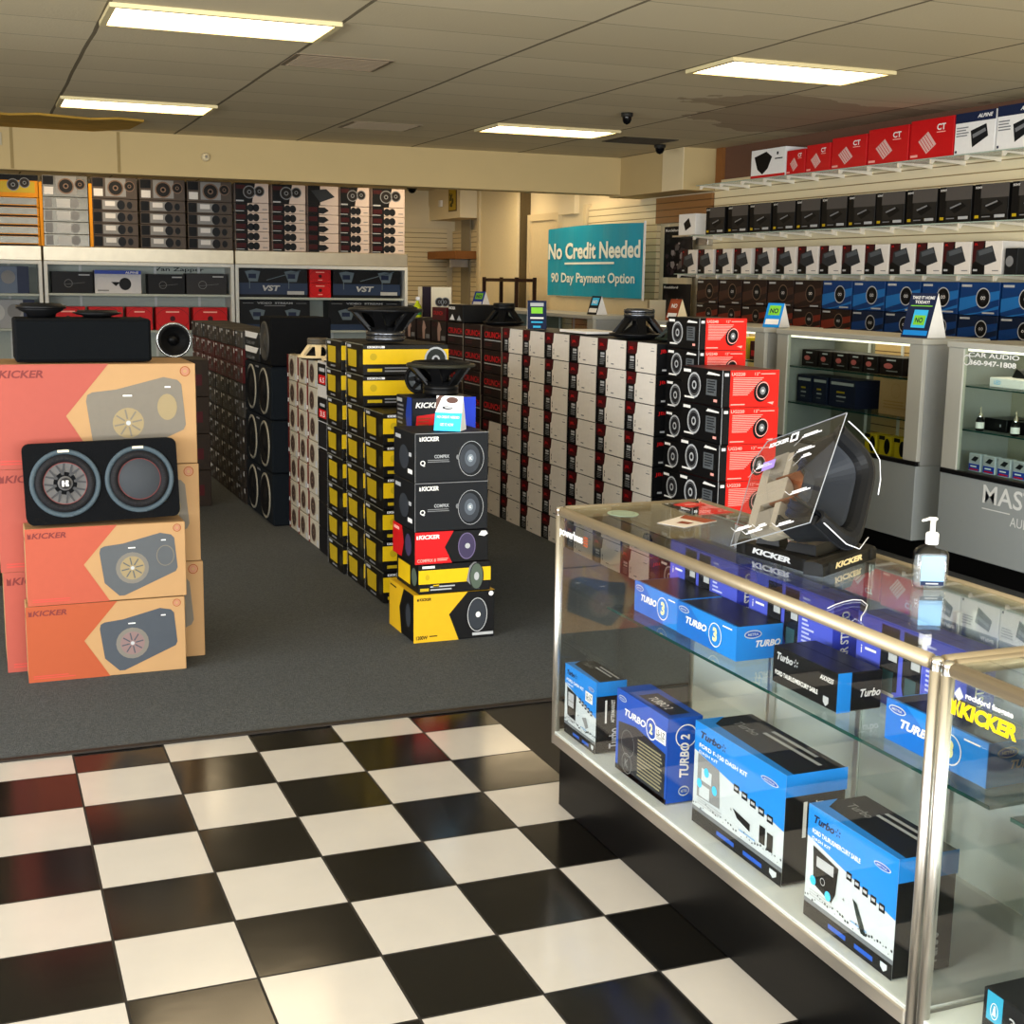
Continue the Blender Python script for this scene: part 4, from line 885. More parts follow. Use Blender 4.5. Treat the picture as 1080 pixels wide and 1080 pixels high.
# blue and brown cartons
def sp_big(base, ringc, bg2):
    def f(F, w, h):
        F.poly([(0, .1*h), (w, .5*h), (w, .75*h), (0, .5*h)], bg2, 1); F.poly([(.1*w, 0), (w, .2*h), (w, .3*h), (.3*w, 0)], bg2, 1)
        F.disc(.6*w, .52*h, .3*h, black, 2, n=24); F.ring(.6*w, .52*h, .31*h, .035*h, ringc, 3); F.disc(.6*w, .52*h, .13*h, M('cap_dark', '232325', .3), 3); F.ring(.57*w, .52*h, .05*h, .015*h, white, 4, n=12); F.ring(.63*w, .52*h, .05*h, .015*h, white, 4, n=12)
        F.rect(.04*w, .85*h, .3*w, .92*h, lgrey, 2); F.rect(.6*w, .05*h, .9*w, .1*h, lgrey, 2)
    return f
blu = M('ocean_print', '0f3468', .35); blu2 = M('glow_blue_print', '1f66a8', .35); brn = M('cocoa_print', '241814', .4); brn2 = M('ember_print', '3e2820', .4)
ub = carton(.425, .25, .245, blu, sp_big(blu, lgrey, blu2)); ubr = carton(.425, .25, .245, brn, sp_big(brn, M('bronze_ring', '6e5848', .4), brn2))
lb_ = carton(.425, .25, .205, M('midnight_print', '0e1c34', .35), sp_big(navy, lgrey, blu)); lbr = carton(.425, .25, .205, brn, sp_big(brn, M('bronze_ring'), M('red_ember_print', '702a1c', .4)))
for k, y in enumerate((12.03, 11.585, 11.14, 10.69, 10.25, 9.81, 9.365, 8.92, 8.475, 8.03, 7.585, 7.14)):
    b = k < 5; b2 = k < 6
    tag(inst(lbr if b2 else lb_, 'speaker_carton', (XS, y, 1.233), NEG), '%s speaker carton, lower tier, %s from the left above the glass counters' % ('brown' if b2 else 'dark blue', ORDN[k]), 'box', '%s speaker cartons, lower tier' % ('brown' if b2 else 'dark blue'))
    tag(inst(ubr if b else ub, 'speaker_carton', (XS, y, 1.4395), NEG), '%s speaker carton, upper tier, %s from the left above the glass counters' % ('brown' if b else 'bright blue', ORDN[k]), 'box', '%s speaker cartons, upper tier' % ('brown' if b else 'bright blue'))
# posters and oddments between banner and shelves
def poster(x, y, z, W, H, label):
    t = empty('poster', (x, y, z), NEG, label, 'poster'); mb = MB(); mb.box(-W/2, W/2, 0, .006, 0, H, M('poster_board', '1a1414', .3)); mb.build('board', t)
    mb = MB(); F = Face(mb, (-W/2, -.0005, 0), (1, 0, 0), (0, 0, 1)); rr = random.Random(len(label)*7)
    for k in range(26):
        cx, cy = rr.uniform(.1, .9)*W, rr.uniform(.08, .82)*H; r = rr.uniform(.03, .11)*W; a = rr.uniform(0, 3)
        c = [M('poster_grey', '5c5350', .3), M('poster_mauve', '3d3033', .3), M('poster_pale', '8c8280', .3), M('poster_dark', '2a2326', .3)][k % 4]
        F.poly([(cx + r*math.cos(a + q)*s, cy + r*math.sin(a + q)*.7) for q, s in ((0, 1.3), (1.3, .7), (2.6, 1.2), (4.1, .8), (5.2, 1))], c, 1 + k % 3)
    F.text('Rockford', .06*W, .9*H, .05*H, white, 5, w=.5*W, bold=.02); mb.build('print', t)
poster(7.2, 13.07, 1.70, .42*1.5, .55, 'dark poster of audio parts right of the teal banner, upper one')
poster(7.2, 13.07, 1.13, .42*1.5, .5, 'dark poster of audio parts right of the teal banner, lower one')
mb = MB(); mb.bbox(7.21, 7.275, 12.86, 13.29, 0, 2.28, .004, M('cream_display_panel', 'c9ba98', .6)); tag(mb.build('poster_board'), 'tall cream board carrying the dark posters', 'board')
tag(inst(carton(.36, .14, .22, white, lambda F, w, h: F.poly([(.3*w, .55*h), (.6*w, .8*h), (.75*w, .4*h), (.42*w, .2*h)], black, 1)), 'speaker_carton', (7.05, 12.62, 2.14), NEG), 'white carton with black diamond picture left of the black carton row', 'box')
mb = MB(); mb.bbox(7.0, 7.27, 12.41, 12.84, 2.12, 2.1385, .002, alu); mb.bbox(7.24, 7.3, 12.5, 12.75, 2.04, 2.1195, .002, alu); tag(mb.build('wall_shelf'), 'short metal shelf under the white carton with black diamond', 'shelf')

# ================================================================== TALL GREY DISPLAY COUNTERS
XT = 5.22; TD = .48; TH = 1.34
def tall_case(ya, yb, label, shelves=(.835, 1.085), lit=True):
    # ya far end, yb near end
    t = empty('display_counter', (XT, (ya + yb)/2, 0.004), 0, label, 'display case'); L = (ya - yb)/2
    mb = MB(); mb.box(.04, TD, -L + .01, L - .01, 0, .12, kick); mb.build('kick_base', t)
    mb = MB(); mb.bbox(0, TD, -L, L, .12, .575, .004, greym); mb.build('cabinet', t)
    mb = MB(); mb.bbox(-.006, .02, -L, L, .576, .602, .002, black); mb.build('trim_strip', t)
    for s in (-1, 1):
        mb = MB(); y0, y1 = (L - .13, L) if s > 0 else (-L, -L + .13)
        mb.bbox(0, .03, y0, y1, .603, 1.30, .003, lgreym); mb.build('post', t)
        mb = MB(); y0, y1 = (L - .03, L) if s > 0 else (-L, -L + .03)
        mb.bbox(.031, TD, y0, y1, .576, 1.30, .003, M('side_panel_grey', '8f908c', .5)); mb.build('side_panel', t)
    mb = MB(); mb.bbox(-.01, TD + .01, -L - .005, L + .005, 1.3005, TH - .004, .004, lgreym); mb.build('counter_top', t)
    mb = MB(); mb.box(TD - .02, TD - .005, -L + .031, L - .031, .576, 1.30, M('counter_back', '8d8a78', .6)); mb.box(TD - .024, TD - .02, -L + .05, L - .5, .62, 1.28, slat_tan); mb.build('back_panel', t)
    mb = MB(); mb.box(.008, .014, -L + .131, L - .131, .603, 1.30, glc); mb.build('front_glass', t)
    for y in (L - .45, L - .8, -L + .5):
        mb = MB(); mb.bbox(TD - .04, TD - .025, y - .008, y + .008, .6, 1.29, .001, white); mb.build('shelf_standard', t)
    for z in shelves:
        mb = MB(); mb.box(.06, TD - .045, -L + .032, L - .032, z - .008, z, glc); mb.box(.0595, .06, -L + .032, L - .032, z - .008, z, gedge); mb.build('shelf', t)
    if lit: mb = MB(); mb.box(.02, TD - .03, -L + .14, L - .14, 1.285, 1.2995, emis('added_glow_face', 'fff2d8', 1.3)); mb.build('added_glow', t)  # added glow panel under the top, brightening the inside of the case
    return t
c1 = tall_case(8.0, 6.44, 'grey display counter with glass shelves, left one with black and red cartons')
c2 = tall_case(6.22, 4.3, 'grey display counter with large lettering on its base, nearest along the right')
c0 = tall_case(9.9, 8.16, 'grey display counter partly hidden behind the red subwoofer cartons')
c3 = tall_case(13.2, 11.0, 'low grey glass counter below the teal banner', lit=False)
c4 = tall_case(18.6, 13.5, 'long grey counter far back below the pale slatwall', lit=False)
mb = MB(); F = Face(mb, (-.0008, .60, 0), (0, -1, 0), (0, 0, 1)); lt = M('pale_lettering', 'cfcfca', .4)
F.text('MASTER', .01, .451, .105, lt, 1, w=.60, bold=.012); F.rect(.01, .418, .23, .424, lt, 1); F.rect(.40, .418, .61, .424, lt, 1); F.text('AUDIO', .235, .355, .052, lt, 1, w=.22, bold=0)
mb.build('lettering', c2)
mb = MB(); F = Face(mb, (.0075, .83, 0), (0, -1, 0), (0, 0, 1)); F.text('CAR AUDIO', .03, 1.255, .026, white, 1, w=.40, bold=.02); F.text('360-947-1808', .04, 1.21, .03, white, 1, w=.37, bold=.03); F.ring(.02, 1.235, .03, .006, white, 1)
mb.build('lettering', c2)
# contents of the left counter
def shelfbox(y0, y1, z, h, base, fr, label, x=5.36, d=.2, cat='box', group=None):
    tag(inst(carton(y1 - y0 - .004, d, h, base, fr), 'boxed_accessory', (x, (y0+y1)/2, z + .005), NEG), label, cat, group)
def rb(F, w, h): F.disc(.38*w, .5*h, .2*w, M('rose_print', 'b05a56', .4), 2, ry=.15*h); F.rect(.3*w, .78*h, .7*w, .86*h, lgrey, 2); F.rect(.3*w, .2*h, .8*w, .26*h, grey, 2)
z1, z2, z0 = 1.085, .835, .578
for k, (a, b) in enumerate(((7.55, 7.70), (7.72, 7.90), (7.37, 7.53), (7.21, 7.36), (7.05, 7.20), (6.80, 7.03))):
    shelfbox(a, b, z1, .115, M('jet_print', '17100f', .4), rb, 'small black carton with pink picture in the left grey counter, %s' % ('second from the left', 'leftmost', 'third from the left', 'fourth from the left', 'fifth from the left', 'wide one at right end')[k], group='black cartons with pink picture')
def db(F, w, h): F.rect(.08*w, .78*h, .92*w, .88*h, lgrey, 2); F.rect(.3*w, .5*h, .6*w, .56*h, gold, 2); F.rect(.3*w, .35*h, .65*w, .4*h, lgrey, 2); F.rect(.3*w, .2*h, .6*w, .24*h, grey, 2)
for a, b, lb in ((7.78, 8.0 - .04, 'dark blue carton at left end of middle shelf in the left grey counter'), (7.60, 7.77, 'slim dark carton in the middle shelf of the left grey counter'), (7.28, 7.58, 'wide dark blue carton with pale lettering on the middle counter shelf')):
    shelfbox(a - .02, b - .02, z2, .19, M('indigo_print', '1a2036', .4), db, lb)
shelfbox(6.68, 7.02, z2, .23, tan, lambda F, w, h: (F.ring(.5*w, .68*h, .14*w, .01*w, M('brown_ink', '9a7442', .6), 2), F.lines(.15*w, .15*h, .9*w, .4*h, 3, M('brown_ink'), 2)), 'plain kraft carton on middle shelf of the left grey counter')
shelfbox(6.62, 6.90, z0, .14, tan, lambda F, w, h: F.lines(.15*w, .15*h, .9*w, .4*h, 2, M('brown_ink'), 2), 'kraft carton at the bottom right of the left grey counter', x=5.50, d=.15)
for k, (a, b) in enumerate(((6.98, 7.10), (6.83, 6.95), (6.68, 6.80))):
    shelfbox(a, b, z0, .125, M('lemon_print', 'c4a81c', .45), lambda F, w, h: (F.disc(.7*w, .5*h, .25*w, black, 2, ry=.4*h), F.rect(0, .8*h, .5*w, h, black, 2)), 'small yellow and black carton, %s of three in the left grey counter' % ('left', 'middle', 'right')[k], x=5.33, d=.12)
# contents of the lettered counter
shelfbox(5.62, 6.03, z1, .055, white, lambda F, w, h: F.text('LED', .1*w, .3*h, .4*h, cyan, 2), 'flat white carton under a black device on the counter top shelf')
t = empty('dash_camera', (5.45, 5.82, z1 + .061), NEG, 'black clip device with curved cable on the flat white carton', 'camera')
mb = MB(); mb.prism([(-.13, 0), (-.10, .05), (-.07, .04), (-.03, .012), (.12, .01), (.12, 0)], (1, 0, 0), (0, 0, 1), (0, 0, 0), (0, .05, 0), plastic); mb.build('body', t)
mb = MB(); mb.tube([(-.02, .02, .012), (0, .02, .045), (.05, .02, .06), (.1, .02, .04), (.13, .02, .012)], .004, plastic); mb.build('cable', t)
shelfbox(5.35, 5.56, z1, .07, white, lambda F, w, h: F.rect(.2*w, .3*h, .6*w, .6*h, cyan, 2), 'small white carton at the right of the flat white carton')
for k, (a, b) in enumerate(((5.86, 6.05), (5.62, 5.83))):
    shelfbox(a, b, z2, .075, plastic, lambda F, w, h: F.rect(.7*w, .4*h, .76*w, .6*h, lgrey, 2), 'low black carton on middle shelf, %s' % ('left, with a pump bottle in front', 'right')[k])
def tiny_bottle(y, x=5.31):
    t = empty('small_bottle', (x, y, z2 + .0045), 0, 'tiny black bottle with white label and silver tip, %s' % ('left of two' if y > 5.9 else 'right of two'), 'bottle')
    mb = MB(); mb.lathe([(.001, 0), (.022, 0), (.024, .004), (.024, .06), (.018, .075), (.012, .08)], plastic, 20); mb.build('body', t)
    mb = MB(); mb.lathe([(.0245, .015), (.0245, .05)], white, 20); mb.build('label', t)
    mb = MB(); mb.lathe([(.013, .08), (.012, .10), (.005, .105), (.004, .135), (.001, .14)], chrome, 16); mb.build('cap', t)
tiny_bottle(6.02); tiny_bottle(5.74)
def pk(F, w, h): F.rect(.05*w, .45*h, .95*w, .95*h, lgrey, 1); F.poly([(.2*w, .6*h), (.5*w, .85*h), (.85*w, .8*h), (.6*w, .55*h)], dark, 2); F.rect(.05*w, .05*h, .95*w, .42*h, dblue, 1); F.rect(.15*w, .08*h, .85*w, .16*h, red, 2); F.rect(.2*w, .25*h, .7*w, .32*h, white, 2)
for k in range(7):
    y = 6.02 - .118 * k
    shelfbox(y - .052, y + .052, z0 + .022, .105, M('clear_pack', 'b8c0c8', .2), pk, 'clear blue bulb pack, %s from the left at the bottom of the lettered counter' % ORDN[k], x=5.29, d=.05, group='clear packs in the lettered counter')
# items seen inside the part-hidden counter
shelfbox(8.62, 8.82, z1, .16, M('lemon_print'), lambda F, w, h: F.text('SALE', .1*w, .3*h, .3*h, black, 2, w=.8*w), 'small yellow sign carton in the half hidden grey counter')
shelfbox(8.35, 8.58, z1, .14, M('maroon_shade'), lambda F, w, h: F.rect(.1*w, .2*h, .9*w, .5*h, red, 2), 'dark red carton in the half hidden grey counter')
shelfbox(8.60, 8.85, z2, .14, offw, lambda F, w, h: F.rect(.1*w, .2*h, .9*w, .5*h, dred, 2), 'pale carton on middle shelf of the half hidden grey counter')
# tent cards on the counters
def tc_take(F, w, h):
    F.rect(0, 0, w, h, navy, 1); F.text('TAKE IT HOME', .08*w, .86*h, .07*h, white, 2, w=.84*w, bold=.03); F.text('TODAY!', .22*w, .76*h, .07*h, white, 2, w=.54*w, bold=.03); F.rect(.1*w, .7*h, .9*w, .72*h, green, 2)
    F.rect(.28*w, .22*h, .80*w, .62*h, cyan, 2); F.rect(.34*w, .28*h, .76*w, .5*h, green, 3); F.text('NO', .4*w, .33*h, .12*h, navy, 4, w=.28*w, bold=.03); F.rect(.05*w, .05*h, .95*w, .16*h, blue, 2)
def tc_no(c1_, c2_):
    def f(F, w, h): F.rect(0, 0, w, h, c1_, 1); F.rect(.15*w, .5*h, .85*w, .9*h, c2_, 2); F.text('NO', .24*w, .58*h, .2*h, white if c2_ is not green else navy, 3, w=.5*w, bold=.03); F.rect(.1*w, .12*h, .9*w, .34*h, white if c1_ is not cyan else dblue, 2)
    return f
tent_card((5.27, 6.60, 1.342), NEG + .15, .21, .265, 'tall navy tent card reading TAKE IT HOME TODAY on a grey counter', tc_take, d=.16)
tent_card((5.29, 8.20, 1.342), NEG + .3, .15, .17, 'green and blue NO tent card on counter above the red cartons', tc_no(blue, green), d=.12)
tent_card((5.30, 9.70, 1.342), NEG + .1, .16, .17, 'rust coloured tent card behind the upturned speaker', tc_no(brownp, orange), body=M('cream_card', 'd8c8a4', .6), d=.12)
tent_card((5.32, 11.25, 1.342), NEG + .1, .17, .17, 'blue tent card standing on counter below the teal banner', tc_no(dark, cyan), d=.12)
tent_card((5.30, 14.25, 1.342), NEG + .2, .22, .17, 'green and blue tent card on the far counter before the pillar', tc_no(dblue, green), d=.12)
def tc_blue(F, w, h): F.rect(0, 0, w, h, navy, 1); F.rect(.15*w, .8*h, .85*w, .92*h, lgrey, 2); F.rect(.2*w, .55*h, .8*w, .76*h, green, 2); F.rect(.15*w, .36*h, .85*w, .42*h, white, 2); F.rect(.2*w, .22*h, .8*w, .27*h, cyan, 2); F.rect(.3*w, .05*h, .7*w, .12*h, cyan, 2)
tent_card((3.45, 8.13, 1.330), -.35, .125, .185, 'navy and green tent card on top of the white speaker cartons', tc_blue, d=.1)
# bottle, twin-speaker carton on the far counter
t = empty('spray_bottle', (3.43, 10.62, 1.3305), 0, 'green and yellow spray bottle beside the cream twin speaker carton', 'bottle')
mb = MB(); mb.lathe([(.001, 0), (.033, 0), (.036, .006), (.036, .08), (.02, .112), (.012, .125), (.012, .138)], M('lime_liquid', 'b8c020', .25), 20); mb.build('body', t)
mb = MB(); mb.bbox(-.012, .012, -.032, .012, .1385, .168, .003, white); mb.build('trigger', t)
mb = MB(); mb.lathe([(.0367, .02), (.0367, .066)], M('bottle_label_green', '2f7a4a', .5), 20); mb.build('label', t)
def tw(F, w, h):
    F.rect(0, 0, .3*w, h, M('dark_violet_print', '1f1420', .5), 1); spk(F, .58*w, .5*h, .15*w, 2, '2a2422'); spk(F, .78*w, .5*h, .15*w, 2, '2a2422')
tag(inst(carton(.26, .12, .25, M('cream_carton', 'd8ccb0', .5), tw), 'speaker_carton', (3.615, 10.66, 1.3305), 0), 'cream carton with twin speaker picture standing on the far figure cartons', 'box')

# ================================================================== BACK CABINETS
YB = 16.5
def back_cab(x0, x1, label, zs=(.96, 1.40)):
    W = x1 - x0; t = empty('display_cabinet', (x0 + W/2, YB, .004), 0, label, 'cabinet'); h = W/2
    frm = M('white_frame', 'c9cbc8', .35)
    mb = MB(); mb.bbox(-h, h, 0, .5, 1.78, 1.945, .006, steelc); mb.build('header', t)
    mb = MB(); mb.box(-h + .04, h - .04, .44, .5, .1, 1.779, bluegrey); mb.build('back_panel', t)
    for s in (-1, 1):
        mb = MB(); a, b = (h - .04, h) if s > 0 else (-h, -h + .04); mb.bbox(a, b, .0, .5, 0, 1.779, .003, frm); mb.build('side_panel', t)
    mb = MB(); mb.box(-h + .04, h - .04, 0, .03, 1.74, 1.779, frm); mb.build('rail', t)
    mb = MB(); mb.box(-h + .04, h - .04, .02, .44, 0, .1, greym); mb.build('base', t)
    for z in zs: mb = MB(); mb.box(-h + .041, h - .041, .03, .439, z - .025, z, bluegrey); mb.build('shelf', t)
    for x in (-h*.62, h*.18, h*.66): mb = MB(); mb.box(x, x + .03, .425, .4395, .1, 1.74, frm); mb.build('shelf_standard', t)
    return t
back_cab(-1.35, .79, 'display cabinet with silver header at the far left edge', (1.0, 1.40))
cabm = back_cab(.81, 2.995, 'display cabinet with silver header, middle, holding thin boxes and red cartons', (.98, 1.41))
back_cab(3.01, 5.2, 'display cabinet with silver header, right, holding dark printed panels', (.98, 1.385))
mb = MB(); F = Face(mb, (0, .4385, 0), (1, 0, 0), (0, 0, 1)); F.text('Van Zapper', .2, 1.67, .06, dark, 1, w=.6); mb.build('lettering', cabm)
def cb(x0, x1, z, h, base, fr, label, d=.25, y=YB + .08, name='boxed_accessory', group=None): tag(inst(carton(x1 - x0 - .006, d, h, base, fr), name, ((x0+x1)/2, y, z + .0055), 0), label, 'box', group)
def thinb(F, w, h): F.ring(.4*w, .45*h, .1*w, .01*w, grey, 2); F.rect(.65*w, .82*h, .92*w, .88*h, lgrey, 2); F.line(.3*w, .4*h, .8*w, .5*h, .006*w, grey, 2)
cb(.89, 1.36, 1.41, .25, M('shelf_black', '121113', .45), thinb, 'thin black carton, leftmost on the middle cabinet top shelf')
def alp(F, w, h): F.rect(0, .84*h, w, h, dblue, 1); F.text('ALPINE', .66*w, .87*h, .09*h, white, 2, w=.28*w); F.disc(.65*w, .42*h, .13*w, dark, 2, ry=.27*h); F.poly([(.35*w, .5*h), (.45*w, .32*h), (.55*w, .5*h)], black, 2); F.rect(.06*w, .1*h, .3*w, .16*h, grey, 2)
cb(1.37, 1.91, 1.41, .27, M('shelf_white', 'b9b9be', .5), alp, 'white and blue carton with round speaker on the middle cabinet shelf')
cb(1.98, 2.42, 1.41, .235, M('shelf_black'), thinb, 'thin black carton right of the white and blue one'); cb(2.43, 2.92, 1.41, .25, M('shelf_dark', '2a2829', .4), thinb, 'thin dark carton at the right end of the cabinet top shelf')
def rf(F, w, h): F.rect(.3*w, .76*h, .7*w, .82*h, pink, 2); F.disc(.5*w, .5*h, .08*w, dred, 2); F.rect(.4*w, .18*h, .6*w, .24*h, pink, 2); F.ring(.5*w, .5*h, .5*w, .01*w, dred, 2, ry=.48*h)
for k, (a, b) in enumerate(((.86, 1.26), (1.29, 1.69), (1.72, 2.03), (2.06, 2.46), (2.5, 2.92))): cb(a, b, .98, .275, red, rf, 'red carton, %s from the left in the middle cabinet' % ORDN[k], group='red cartons in the middle cabinet')
def vst(F, w, h):
    F.rect(0, .1*h, w, .5*h, M('slate_navy', '26344e', .35), 1)
    sg = M('seat_picture', '5c6a74', .4)
    for x in (.15, .72): F.poly([(x*w, .55*h), (x*w - .06*w, .9*h), (x*w + .04*w, .95*h), (x*w + .16*w, .9*h), (x*w + .12*w, .55*h)], sg, 2); F.rect((x - .01)*w, .66*h, (x + .1)*w, .82*h, navy, 3); F.rect(x*w, .3*h, (x + .01)*w, .55*h, sg, 2)
    F.text('VST', .34*w, .22*h, .2*h, lgrey, 4, w=.26*w, bold=.04, shear=.2); F.rect(.7*w, .1*h, .95*w, .22*h, lgrey, 2); F.line(.4*w, .6*h, .9*w, .95*h, .01*w, sg, 2)
def vs2(F, w, h):
    F.text('VIDEO  STREAM', .25*w, .87*h, .06*h, lgrey, 2, w=.5*w, bold=.03); F.rect(.05*w, .89*h, .2*w, .9*h, lgrey, 2); F.rect(.8*w, .89*h, .95*w, .9*h, lgrey, 2); F.rect(.35*w, .8*h, .65*w, .83*h, grey, 2)
    sg = M('seat_picture')
    for x in (.2, .7): F.poly([(x*w, .35*h), (x*w - .06*w, .65*h), (x*w + .04*w, .72*h), (x*w + .16*w, .66*h), (x*w + .12*w, .35*h)], sg, 2); F.rect((x - .01)*w, .46*h, (x + .1)*w, .6*h, navy, 3)
    F.rect(0, 0, w, .2*h, M('slate_navy'), 1)
cb(3.06, 3.92, 1.385, .345, M('panel_black', '0c0e12', .4), vst, 'dark video monitor carton, upper left in the right cabinet'); cb(4.24, 5.13, 1.385, .345, M('panel_black'), vst, 'dark video monitor carton, upper right in the right cabinet')
cb(3.94, 4.22, 1.385, .18, red, rf, 'red carton between the dark panels, lower'); cb(3.94, 4.22, 1.567, .165, red, rf, 'red carton between the dark panels, upper')
cb(3.06, 3.95, .98, .37, M('panel_black'), vs2, 'dark video carton with small white headline, lower left in the right cabinet'); cb(4.17, 5.13, .98, .37, M('panel_black'), vs2, 'dark video carton with small white headline, lower right in the right cabinet')
def lcd(F, w, h): F.disc(.35*w, .55*h, .14*w, lgrey, 2, ry=.3*h); F.disc(.65*w, .6*h, .12*w, grey, 2, ry=.25*h); F.rect(.8*w, 0, w, h, navy, 2)
cb(.0, .65, 1.40, .31, M('silver_blue_print', '4c5a70', .3), lcd, 'shiny blue and silver carton in the far left cabinet, upper'); cb(.05, .7, 1.0, .33, M('silver_white_print', '8d8f92', .3), lcd, 'shiny silver carton in the far left cabinet, lower')
# cartons on top of the cabinets
ZT = 1.9505
def topcol(x0, x1, nsm, hsm, hbig, small, big, smf, bgf, desc, grp):
    ms = carton(x1 - x0, .45, hsm - .003, small, smf); mb_ = carton(x1 - x0, .45, hbig - .003, big, bgf)
    for k in range(nsm + 1):
        me = ms if k < nsm else mb_
        tag(inst(me, 'speaker_carton', ((x0+x1)/2, YB + .02, ZT + k * hsm), (random.random() - .5)*.01), '%s, %s' % (desc, 'taller one on top' if k == nsm else ('bottom', 'second', 'third', 'fourth', 'fifth')[k] + (' one' if k == 0 else ' from bottom')), 'box', grp)
brz = M('bronze_print', '4a4038', .4); sil = M('silvered_print', '6a665c', .25, .5, noise=.3, scale=12)
def bz_s(F, w, h): F.rect(.02*w, .1*h, .2*w, .9*h, black, 1); F.rect(.22*w, .12*h, .62*w, .88*h, M('bronze_light', '6c6254', .4), 1); F.rect(.28*w, .4*h, .5*w, .8*h, M('pale_sticker'), 2); F.disc(.63*w, .5*h, .09*w, dark, 2, ry=.4*h); F.disc(.82*w, .5*h, .06*w, dark, 2, ry=.3*h)
def bz_b(F, w, h): F.rect(.02*w, .55*h, .25*w, .95*h, black, 1); F.rect(.04*w, .1*h, .24*w, .45*h, M('pale_sticker'), 2); F.rect(.3*w, .1*h, .75*w, .95*h, M('bronze_light'), 1); spk(F, .52*w, .5*h, .18*w, 2, '1c1a18', M('bronze_ring')); spk(F, .83*w, .6*h, .12*w, 2, '1c1a18', M('bronze_ring'))
def sv_s(F, w, h): F.rect(.04*w, .1*h, .2*w, .9*h, grey, 1); F.rect(.3*w, .15*h, .6*w, .85*h, lgrey, 1); F.disc(.7*w, .5*h, .1*w, grey, 2, ry=.4*h)
def yl_s(F, w, h): F.rect(.1*w, .25*h, .95*w, .95*h, sil, 1); F.rect(.1*w, .0, .95*w, .16*h, dark, 2); F.rect(0, 0, .07*w, h, M('amber_print', 'd68a14', .5), 2)
def yl_b(F, w, h): F.rect(0, .75*h, w, h, black, 1); F.rect(.08*w, .2*h, .92*w, .7*h, gold, 1); spk(F, .45*w, .55*h, .14*w, 2, '2a2420'); spk(F, .7*w, .65*h, .12*w, 2, '2a2420')
topcol(.30, .79, 5, .108, .25, M('amber_print', 'd68a14', .5), M('amber_print'), yl_s, yl_b, 'yellow and silver speaker carton at the far left on the cabinets', 'yellow and silver cartons on the cabinets')
topcol(.83, 1.33, 4, .14, .245, sil, sil, sv_s, bz_b, 'shiny silver speaker carton in the second column on the cabinets', 'shiny silver cartons on the cabinets')
for k, (a, b) in enumerate(((1.375, 1.885), (1.91, 2.435), (2.46, 2.99))): topcol(a, b, 4, .14, .245, brz, brz, bz_s, bz_b, 'bronze grey speaker carton, %s bronze column on the cabinets' % ('left', 'middle', 'right')[k], 'bronze grey cartons on the cabinets')
for x in (.81, 1.355): 
    mb = MB(); mb.bbox(x - .018, x + .018, YB, YB + .3, ZT, ZT + .72, .003, M('amber_print')); tag(mb.build('carton_divider'), 'narrow amber strip standing between %s columns of cartons' % ('the yellow and silver' if x < 1 else 'the silver and bronze'), 'divider')
def kw_s(F, w, h): F.rect(0, 0, .36*w, h, black, 1); F.rect(.02*w, .3*h, .3*w, .8*h, M('maroon_shade'), 2); F.disc(.45*w, .5*h, .1*w, dark, 2, ry=.42*h); F.disc(.61*w, .5*h, .1*w, dark, 2, ry=.42*h); F.rect(.8*w, .3*h, .95*w, .4*h, grey, 2); F.rect(.0, .1*h, .25*w, .18*h, lgrey, 3)
def kw_b(F, w, h): F.poly([(0, 0), (.5*w, 0), (.6*w, h), (0, h)], black, 1); spk(F, .42*w, .55*h, .19*w, 2, '201c1a'); spk(F, .72*w, .6*h, .16*w, 2, '201c1a'); F.rect(.02*w, .7*h, .3*w, .9*h, M('maroon_shade'), 2); F.rect(.02*w, .06*h, .25*w, .13*h, lgrey, 3)
def am_s(F, w, h): F.rect(0, 0, .36*w, h, black, 1); F.poly([(.36*w, .8*h), (.55*w, .8*h), (.68*w, .45*h), (.5*w, .1*h), (.36*w, .15*h)], dark, 2); F.rect(.02*w, .3*h, .3*w, .8*h, M('maroon_shade'), 2)
def am_b(F, w, h): F.rect(0, 0, .4*w, h, black, 1); F.poly([(.1*w, .75*h), (.6*w, .85*h), (.88*w, .45*h), (.4*w, .15*h)], M('amp_body_print'), 2)
wc = M('pinkish_white_carton', 'c6b4a8', .5)
for k, (a, b) in enumerate(((3.03, 3.435), (3.48, 3.89), (3.92, 4.305), (4.33, 4.70), (4.74, 5.165))):
    topcol(a, b, 5, .1135, .235, wc, wc, am_s if k == 2 else kw_s, am_b if k == 2 else kw_b, 'white and black speaker carton, %s right-hand column on the cabinets' % ORDN[k], 'white and black cartons on the cabinets')
# subwoofer and stack seen behind the kraft cartons
def lowst(F, w, h): F.rect(.1*w, .3*h, .9*w, .6*h, dred, 1)
ls = carton(.5, .45, .262, M('dark_oak_carton', '2a211a', .6), lowst)
for k in range(4): tag(inst(ls, 'speaker_carton', (1.30, 9.6, .004 + .264*k), 0), 'dark carton supporting the ringed subwoofer behind the kraft cartons, %s' % lvl(k, 4), 'box', 'dark cartons behind the kraft cartons')
driver('subwoofer', 'black subwoofer with bright ring behind the kraft cartons', (1.33, 9.84, 1.19), .125, .12, (PI/2, 0, 0), ring_m=M('bright_ring', '9a9a98', .2, .8))
tag(inst(carton(.1, .2, .11, red, rf), 'boxed_accessory', (1.11, 9.62, 1.062), 0), 'small red carton left of the ringed subwoofer', 'box')
tag(inst(carton(.6, .4, 1.42, M('dark_oak_panel', '30261a', .6), lambda F, w, h: F.rect(.05*w, .05*h, .95*w, .93*h, M('dark_oak_inner', '1f1812', .6), 1)), 'wooden_cabinet', (-.22, 7.4, .004), 0), 'dark wooden cabinet at the left edge behind the kraft cartons', 'cabinet')

